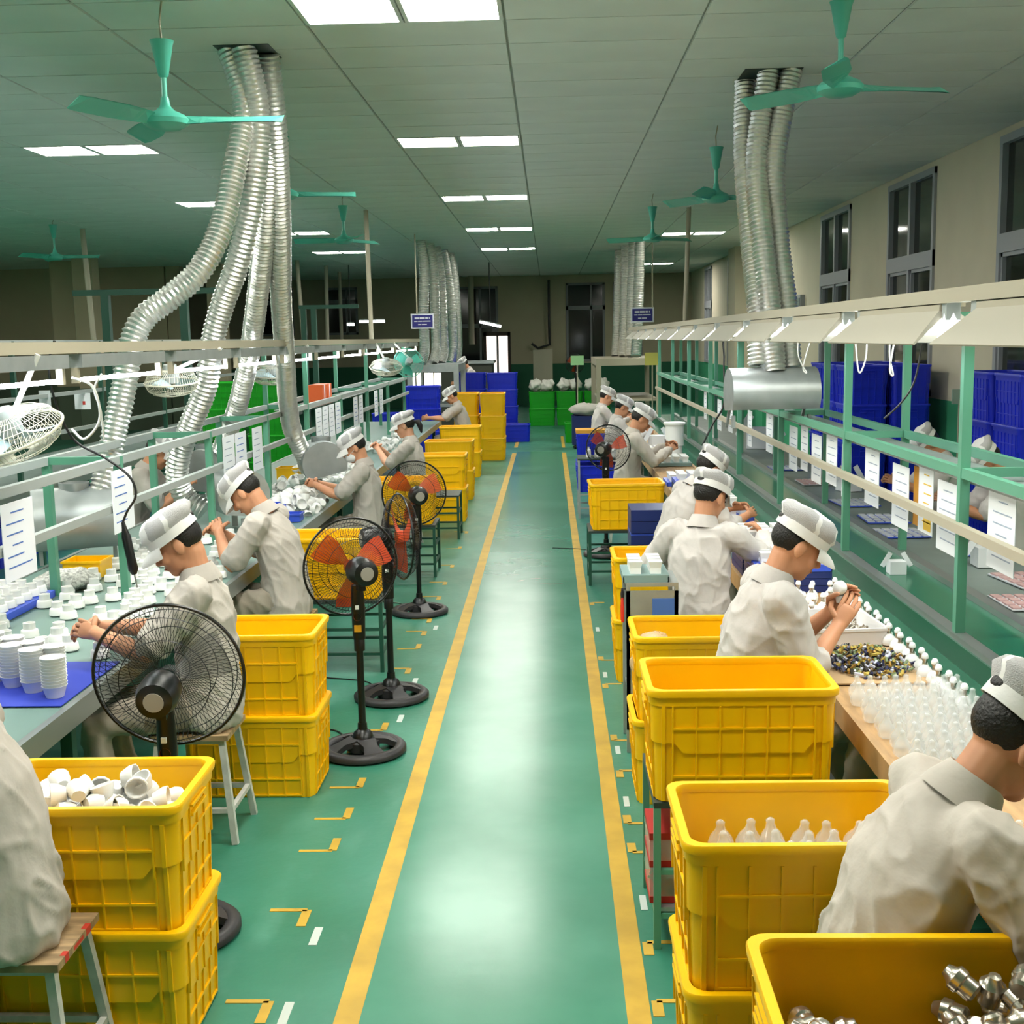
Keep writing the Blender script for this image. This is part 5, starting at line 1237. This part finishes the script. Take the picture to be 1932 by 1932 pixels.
for i, (x, y, z, m) in enumerate(tlist):
    tray(x, y, z, 4, 4, 'tray of lamp heads on the right bench, %s' % tl[i], sqm, 'square_lamp', gl, 'lamp', 'white square lamps in trays', .093, .093, m)
    k = 0
    while z-.036*(k+1) > ZT_-.002 and z > ZT_+.01:
        t = thing('bulb_tray', 'empty dark tray under the tray %s' % tl[i], 'tray', (x, y, z-.037*(k+1)), 0, 'dark trays stacked on the right bench')
        MB().box(-.2, .2, -.2, .2, .026, .034).build('deck', M_traydk, t); k += 1
        sk = MB(); sk.box(-.2, .2, -.2, -.19, 0, .026); sk.box(-.2, .2, .19, .2, 0, .026); sk.box(-.2, -.19, -.19, .19, 0, .026); sk.box(.19, .2, -.19, .19, 0, .026); sk.build('skirt', M_traydk, t)
# stack of dark trays on the floor between workers
for k in range(9):
    t = thing('bulb_tray', 'dark blue tray in the tall floor stack behind the right-hand crate', 'tray', (.82, 9.25+rnd.uniform(-.01, .01), .0+k*.09), 0, 'dark trays in the tall floor stack')
    MB().box(-.22, .22, -.2, .2, .07, .085).build('deck', M_traydk if k % 3 else M_bluelt, t)
    sk = MB(); sk.box(-.22, .22, -.2, -.19, 0, .07); sk.box(-.22, .22, .19, .2, 0, .07); sk.box(-.22, -.21, -.19, .19, 0, .07); sk.box(.21, .22, -.19, .19, 0, .07); sk.build('skirt', M_traydk, t)
# bulbs
M_opal = mat('opal_glass', '#f4f6f8', .2, spec=.6); M_clear = mat('frosted_clear_glass', '#f0f5f6', .08, alpha=.3, spec=1.0); M_pin = mat('nickel', '#b9b2a6', .25, .9)
bulb = MB().lathe([(0, .0), (.026, .0), (.033, .018), (.030, .036), (.018, .056), (.012, .066), (.011, .085), (0, .088)], 14).mesh('bulb', M_opal, 50)
stem = MB().lathe([(0, .0), (.030, .0), (.033, .012), (.026, .034), (.011, .05), (.009, .062), (.014, .075), (.0145, .083), (.009, .095), (0, .098)], 12)
for i in range(len(stem.f)):
    if min(stem.v[q][2] for q in stem.f[i]) >= .05 and max(stem.v[q][2] for q in stem.f[i]) <= .076: stem.m[i] = 1
stem = stem.mesh('bulb_stem', [M_opal, M_pin], 50)
clearb = MB().lathe([(0, .0), (.028, .0), (.035, .012), (.036, .038), (.029, .056), (.015, .074), (.0115, .088), (.013, .096), (.006, .102), (0, .103)], 12).mesh('clear_bulb', M_clear, 60)
placed.clear()
for i in range(9):
    for j in range(10):
        x = 1.12+i*.046+rnd.uniform(-.006, .006)+(.02 if j % 2 else 0); y = 3.62+j*.092+rnd.uniform(-.008, .008)
        if x < 1.51: rep('glass_bulb', clearb, 'clear glass bulb standing in the dense cluster on the right bench', 'bulb', 'clear bulbs clustered on the right bench', (x, y, ZT_), (0, 0, rnd.random()*6), (.85, .85, .85))
for i in range(9):
    for j in range(7):
        x = 1.12+i*.045+rnd.uniform(-.006, .006); y = 2.4+j*.11+rnd.uniform(-.01, .01)
        if x < 1.5: rep('glass_bulb', clearb, 'clear glass bulb beside the nearest right worker', 'bulb', 'clear bulbs by the nearest worker', (x, y, ZT_), (0, 0, rnd.random()*6), (.85, .85, .85))
for i in range(24):
    y = 4.3+i*.085; rep('bulb_holder', stem, 'white bulb holder with metal collar in the row beside the conveyor', 'bulb holder', 'bulb holders along the conveyor', (1.485-.012*(i % 2), y, ZT_))
for i in range(34):
    x = 1.20+rnd.random()*.24; y = 5.68+rnd.random()*.55
    if free(x, y, .068): rep('bulb_holder', stem, 'white bulb holder loose beside the white foam box', 'bulb holder', 'loose bulb holders by the foam box', (x, y, ZT_))
M_foam = mat('white_foam_board', '#e9e6e6', .7)
bin_(1.27, 5.42, ZT_, .36, .40, .075, M_foam, 'white foam box of silver pins in front of the bulb-holding worker', .08, 'foam_box', 'box')
def scatter(name, lb, cx, cy, z, rx_, ry_, n, cols, L, r, hmax, parent=None):
    mb = MB(); ms = [mat('scatter_'+c.strip('#'), c, .35, .5 if mt_ else 0) for c, mt_ in cols]
    for i in range(n):
        a = rnd.random()*2*PI; q = math.sqrt(rnd.random()); c = Vector((cx+rx_*q*math.cos(a), cy+ry_*q*math.sin(a), z+r+rnd.random()*hmax*(1-q*q)))
        d = Vector((rnd.uniform(-1, 1), rnd.uniform(-1, 1), rnd.uniform(-.3, 1))).normalized()*L*rnd.uniform(.5, 1.2)
        mb.tube([c, c+d], r*rnd.uniform(.7, 1.3), 5, rnd.randrange(len(ms)))
    o = mb.build(name, ms, None, 40); tag(o, lb, 'parts', None, 'stuff'); return o
scatter('metal_pins', 'loose silver pins filling the white foam box', 1.27, 5.42, ZT_+.01, .155, .17, 420, (('#b8b0a4', 1), ('#8a7d6c', 1), ('#d8d4cc', 1)), .03, .004, .045)
o = MB().box(1.10, 1.49, 4.62, 5.16, ZT_, ZT_+.006).build('cardboard_sheet', mat('cardboard', '#b99a72', .8, var=.1)); tag(o, 'cardboard sheet under the loose electronic parts', 'cardboard')
scatter('electronic_parts', 'loose small electronic components heaped on cardboard', 1.29, 4.9, ZT_+.008, .17, .24, 700, (('#2c2f52', 0), ('#b9a24a', 0), ('#7d8f6a', 0), ('#c9cbe0', 0), ('#33302c', 0), ('#a37f3a', 1)), .022, .006, .05)
# held bulb
o = MB().sphere((0, 0, 0), .03, 16, 10).lathe([(.018, -.03), (.014, -.06), (0, -.06)], 12).build('glass_bulb', M_opal, None, 60); HELD = o
tag(o, 'white round bulb held up by the worker in rolled sleeves', 'bulb'); o.location = (1.165, 4.86, 1.075)
# circuit panels on the far side
M_panel = mat('white_panel_board', '#cfd3dc', .5); M_chip = mat('pink_chip', '#c9a6a6', .5); M_brownb = mat('brown_board', '#a8744e', .6)
def panel(x, y, z, w_, d, base, lb, rz=0, n=(5, 4)):
    t = thing('circuit_board', lb, 'circuit board', (x, y, z), rz, 'circuit panels by the conveyor'); MB().box(-w_/2, w_/2, -d/2, d/2, 0, .006).build('board', base, t)
    me = MB().box(-w_/n[0]*.36, w_/n[0]*.36, -d/n[1]*.36, d/n[1]*.36, 0, .008).mesh('module', M_panel if base is not M_panel else M_chip)
    for i in range(n[0]):
        for j in range(n[1]): link('module', me, t, ((i-(n[0]-1)/2)*w_/n[0], (j-(n[1]-1)/2)*d/n[1], .006))
zp = .7565
panel(2.36, 5.35, zp, .3, .42, M_brownb, 'brown board with pink squares on the far bench', .05); panel(2.36, 5.95, zp, .3, .34, M_panel, 'white board past the brown one', .0); panel(2.6, 6.5, zp, .34, .4, M_panel, 'pale board tilted near the white boxes', .1)
panel(2.34, 8.1, zp, .3, .35, M_bluelt, 'blue board with white modules under the lower rail', .03); panel(2.4, 8.75, zp, .3, .4, M_bluelt, 'second blue board with white modules', -.05); panel(2.4, 9.6, zp, .3, .4, M_bluelt, 'third blue board with white modules', .06)
panel(2.6, 7.4, zp, .26, .3, M_bluelt, 'small blue board near the conveyor end post', .2); panel(2.32, 4.55, zp, .26, .4, M_bluelt, 'blue board cut by the right picture edge', 0)
panel(2.4, 11.0, zp, .3, .4, M_panel, 'pale board farther along the far bench', 0); panel(2.35, 12.2, zp, .3, .4, M_bluelt, 'farthest blue board on the far bench', 0)
for i, (x, y, s, lb) in enumerate(((1.93, 6.75, .09, 'small white carton standing on the green belt'), (2.5, 6.95, .14, 'white carton behind the pale boards'), (2.55, 10.4, .16, 'white carton on the far bench'), (1.32, 15.0, .18, 'white carton beside the three far workers'), (2.5, 14.5, .3, 'large white carton on the far bench under the notices'))):
    t = thing('carton', lb, 'carton', (x, y, zp if x > 1.7 else ZT_), rnd.uniform(-.3, .3)); MB().box(-s/2, s/2, -s/2, s/2, 0, s*.8).build('box', M_paper, t)
    for sx in (-1, 1): MB().bar((sx*s/2, 0, s*.8), (sx*s*.75, 0, s*.95), s, .003, up=(0, 1, 0)).build('flap', M_paper, t)
# white dispenser on the far bench
t = thing('dispenser', 'white cylindrical dispenser beside the fan worker', 'dispenser', (1.36, 13.3, ZT_)); MB().lathe([(0, 0), (.11, 0), (.11, .02), (.09, .03), (.085, .16), (.1, .17), (.1, .38), (.12, .40), (.12, .42), (0, .42)], 20).build('tank', M_white, t, 40); MB().cbox((-.09, 0, .2), (.03, .05, .08)).build('spout', M_dkgrey, t)
# tool trolley
t = thing('tool_trolley', 'grey tool trolley with red pliers beside the man seen from behind', 'trolley', (.50, 6.12, 0))
MB().box(-.13, .13, -.16, .16, .86, .88).build('top', M_galv, t); MB().box(-.13, .13, -.16, -.152, .12, .84).build('front_panel', M_galv, t); MB().box(.0, .11, -.162, -.16, .62, .80).build('blue_box', M_blueprint, t)
for a in (-.12, .12):
    for b in (-.15, .15): MB().cbox((a, b, .43), (.02, .02, .86)).build('leg', M_galv, t)
MB().box(-.12, .12, -.14, .14, .3, .31).build('shelf', M_galv, t)
pl = thing('pliers', 'red-handled pliers hung on the grey tool trolley', 'pliers', (.352, 5.99, .80))
for s in (-1, 1): MB().tube([(0, s*.004, 0), (0, s*.02, -.05), (0, s*.022, -.12)], [.006, .009, .008], 8).build('handle', mat('red_rubber', '#d8301c', .4), pl, 40)
MB().tube([(0, 0, .05), (0, 0, .02), (0, 0, -.01)], [.004, .010, .008], 8).build('jaw', M_dkgrey, pl, 40); MB().tube([(0, 0, .045), (.018, 0, .045)], .004, 6).build('hook', M_dkgrey, pl)
tray(.47, 6.12, .8805, 2, 3, 'grey tray of lamp heads on the tool trolley', sqm, 'square_lamp', 'white square lamp on the tool trolley', 'lamp', 'white square lamps on the trolley', .1, .09, M_trayg)
# red banded boxes on the crate stand
M_cbox = mat('clear_box', '#d8d2c8', .2, alpha=.45); M_redband = mat('red_band', '#b3241c', .5)
o = MB().box(.345, .985, 3.96, 4.44, .135, .15).build('shelf_board', M_galv); tag(o, 'metal shelf board low in the green stand', 'shelf')
for i, (x, lb) in enumerate(((.40, 'clear box with red bands at the aisle end of the stand shelf'), (.57, 'clear box with red bands second on the stand shelf'))):
    t = thing('parts_box', lb, 'box', (x, 4.1, .1505), 0, 'red banded parts boxes'); MB().box(-.075, .075, -.11, .11, 0, .25).build('box', M_cbox, t)
    for z in (.0, .13, .23): MB().box(-.077, .077, -.112, .112, z+.001, z+.025).build('red_band', M_redband, t)
    mb = MB()
    for q in range(60): c = Vector((rnd.uniform(-.065, .065), rnd.uniform(-.1, -.06), rnd.uniform(.03, .12))); mb.tube([c, c+Vector((rnd.uniform(-1, 1), 0, rnd.uniform(-1, 1))).normalized()*.02], .005, 5)
    o = mb.build('metal_parts', M_pin, t); o['kind'] = 'stuff'
# crate contents
zc4 = .092+CP+.09
o = MB().box(.40, .86, 2.90, 3.18, zc4+.13, zc4+.135).build('bulb_rack', mat('clear_tray', '#e6d9c6', .15, alpha=.5)); tag(o, 'clear plastic rack under the bulbs in the yellow crate', 'rack')
for i in range(6):
    for j in range(4): rep('glass_bulb', clearb, 'clear bulb standing in the yellow crate before the nearest worker', 'bulb', 'clear bulbs in the yellow crate', (.44+i*.075+rnd.uniform(-.01, .01), 2.92+j*.075, zc4+.136), (rnd.uniform(-.15, .15), rnd.uniform(-.15, .15), 0))
capmm = MB().lathe([(0, 0), (.016, 0), (.022, .006), (.022, .03), (.026, .034), (.026, .05), (.018, .056), (.012, .07), (0, .072)], 12).mesh('metal_cap', M_pin, 40)
placed.clear()
heap(.50, 2.12, .11, .13, .105+CP+.17, 26, 'shiny metal cap in the nearest crate, aisle-side heap', 'metal caps in the nearest crate, first heap', .12, capmm, 'metal_ferrule', 'ferrule', .035)
heap(.86, 2.18, .12, .12, .105+CP+.20, 30, 'shiny metal cap in the nearest crate, bench-side heap', 'metal caps in the nearest crate, second heap', .14, capmm, 'metal_ferrule', 'ferrule', .035)
for zz, cx in ((.105+CP+.165, .70),):
    o = MB().box(.44, .96, 1.97, 2.29, zz-.06, zz+.005).build('cap_liner', M_pin); tag(o, 'layer of metal caps lining the nearest yellow crate', 'parts', None, 'stuff')
o = MB().box(-1.64, -1.17, 3.38, 3.66, .383+.02, .383+.275).build('cup_filling', M_white); tag(o, 'white cups filling the front yellow crate below the heap', 'parts', None, 'stuff')
bag((.46, 5.46, CP+.24), (.10, .12, .12), 'clear crumpled plastic bag in the corner of the right yellow crate', mat('clear_film', '#f0e4cc', .15, alpha=.4, bump=1, bscale=25), 4)
for i, x in enumerate((.63, .70, .74)):
    o = MB().box(x-.006, x+.006, 5.40, 5.52, 0, .26).build('brown_card', mat('brown_card', '#8a6f58', .7)); o.location = (0, 0, CP+.02); tag(o, ['brown card leaning in the right yellow crate, first', 'brown card in the right yellow crate, second', 'pale card in the right yellow crate, last of three'][i], 'card', 'cards in the right crate')
# bottles on the grey stand, orange crate lid, bag-topped trolley
for i in range(4):
    o = MB().lathe([(0, 0), (.03, 0), (.03, .08), (.012, .1), (.012, .12), (0, .12)], 12).build('bottle', M_white, None, 40, (.45+i*.1, 14.25, .7005)); tag(o, 'small white bottle on the grey metal stand', 'bottle', 'bottles on the grey stand')
o = MB().box(.36, 1.0, 16.74, 17.17, CP*2+.016, CP*2+.06).build('cover_sheet', mat('orange_lid', '#e0a23a', .5)); tag(o, 'orange cover on the blue crates by the right aisle line', 'cover')
t = thing('waste_cart', 'blue cart with a grey bag on top near the green crates', 'cart', (.72, 23.2, 0)); MB().box(-.3, .3, -.25, .25, .08, .62).build('tub', M_traydk, t)
for a in (-.24, .24):
    for b in (-.2, .2): MB().lathe([(0, -.015), (.04, -.015), (.04, .015), (0, .015)], 12, (a, b, .04), axis='x').build('wheel', M_black, t, 40)
bag((.72, 23.2, .72), (.33, .27, .13), 'crumpled grey bag lying on the blue cart', mat('grey_bag', '#aaa79f', .6), 6)
# red fire bell, wall box, yellow tag on the right wall
o = MB().lathe([(0, -.05), (.1, -.045), (.12, .0), (0, .0)], 18, axis='x').build('fire_bell', mat('bell_red', '#c2271d', .4), None, 40, (XR-.001, 25.9, 3.2)); tag(o, 'round red fire bell high on the cream wall', 'bell')
t = thing('wall_box', 'small grey electrical box on the cream wall beside the duct', 'electrical box', (XR, 21.5, 2.45)); MB().box(-.08, 0, -.25, .25, -.3, .3).build('case', M_frame, t); MB().box(-.09, -.08, -.2, .2, -.25, .25).build('cover', mat('box_cover', '#7f8b8b', .5), t)
t = thing('brush_pole', 'white rod standing against the green dado between blue crate blocks', 'rod', (4.2, 12.6, 0)); MB().tube([(0, 0, .02), (0, 0, 1.4)], .015, 8).build('rod', M_cream, t, 40); MB().lathe([(0, 0), (.08, 0), (.08, .02), (0, .02)], 14).build('foot', M_cream, t, 40); MB().box(-.08, .08, -.01, .01, 1.35, 1.5).build('card', mat('pale_card', '#9db3a5', .6), t)
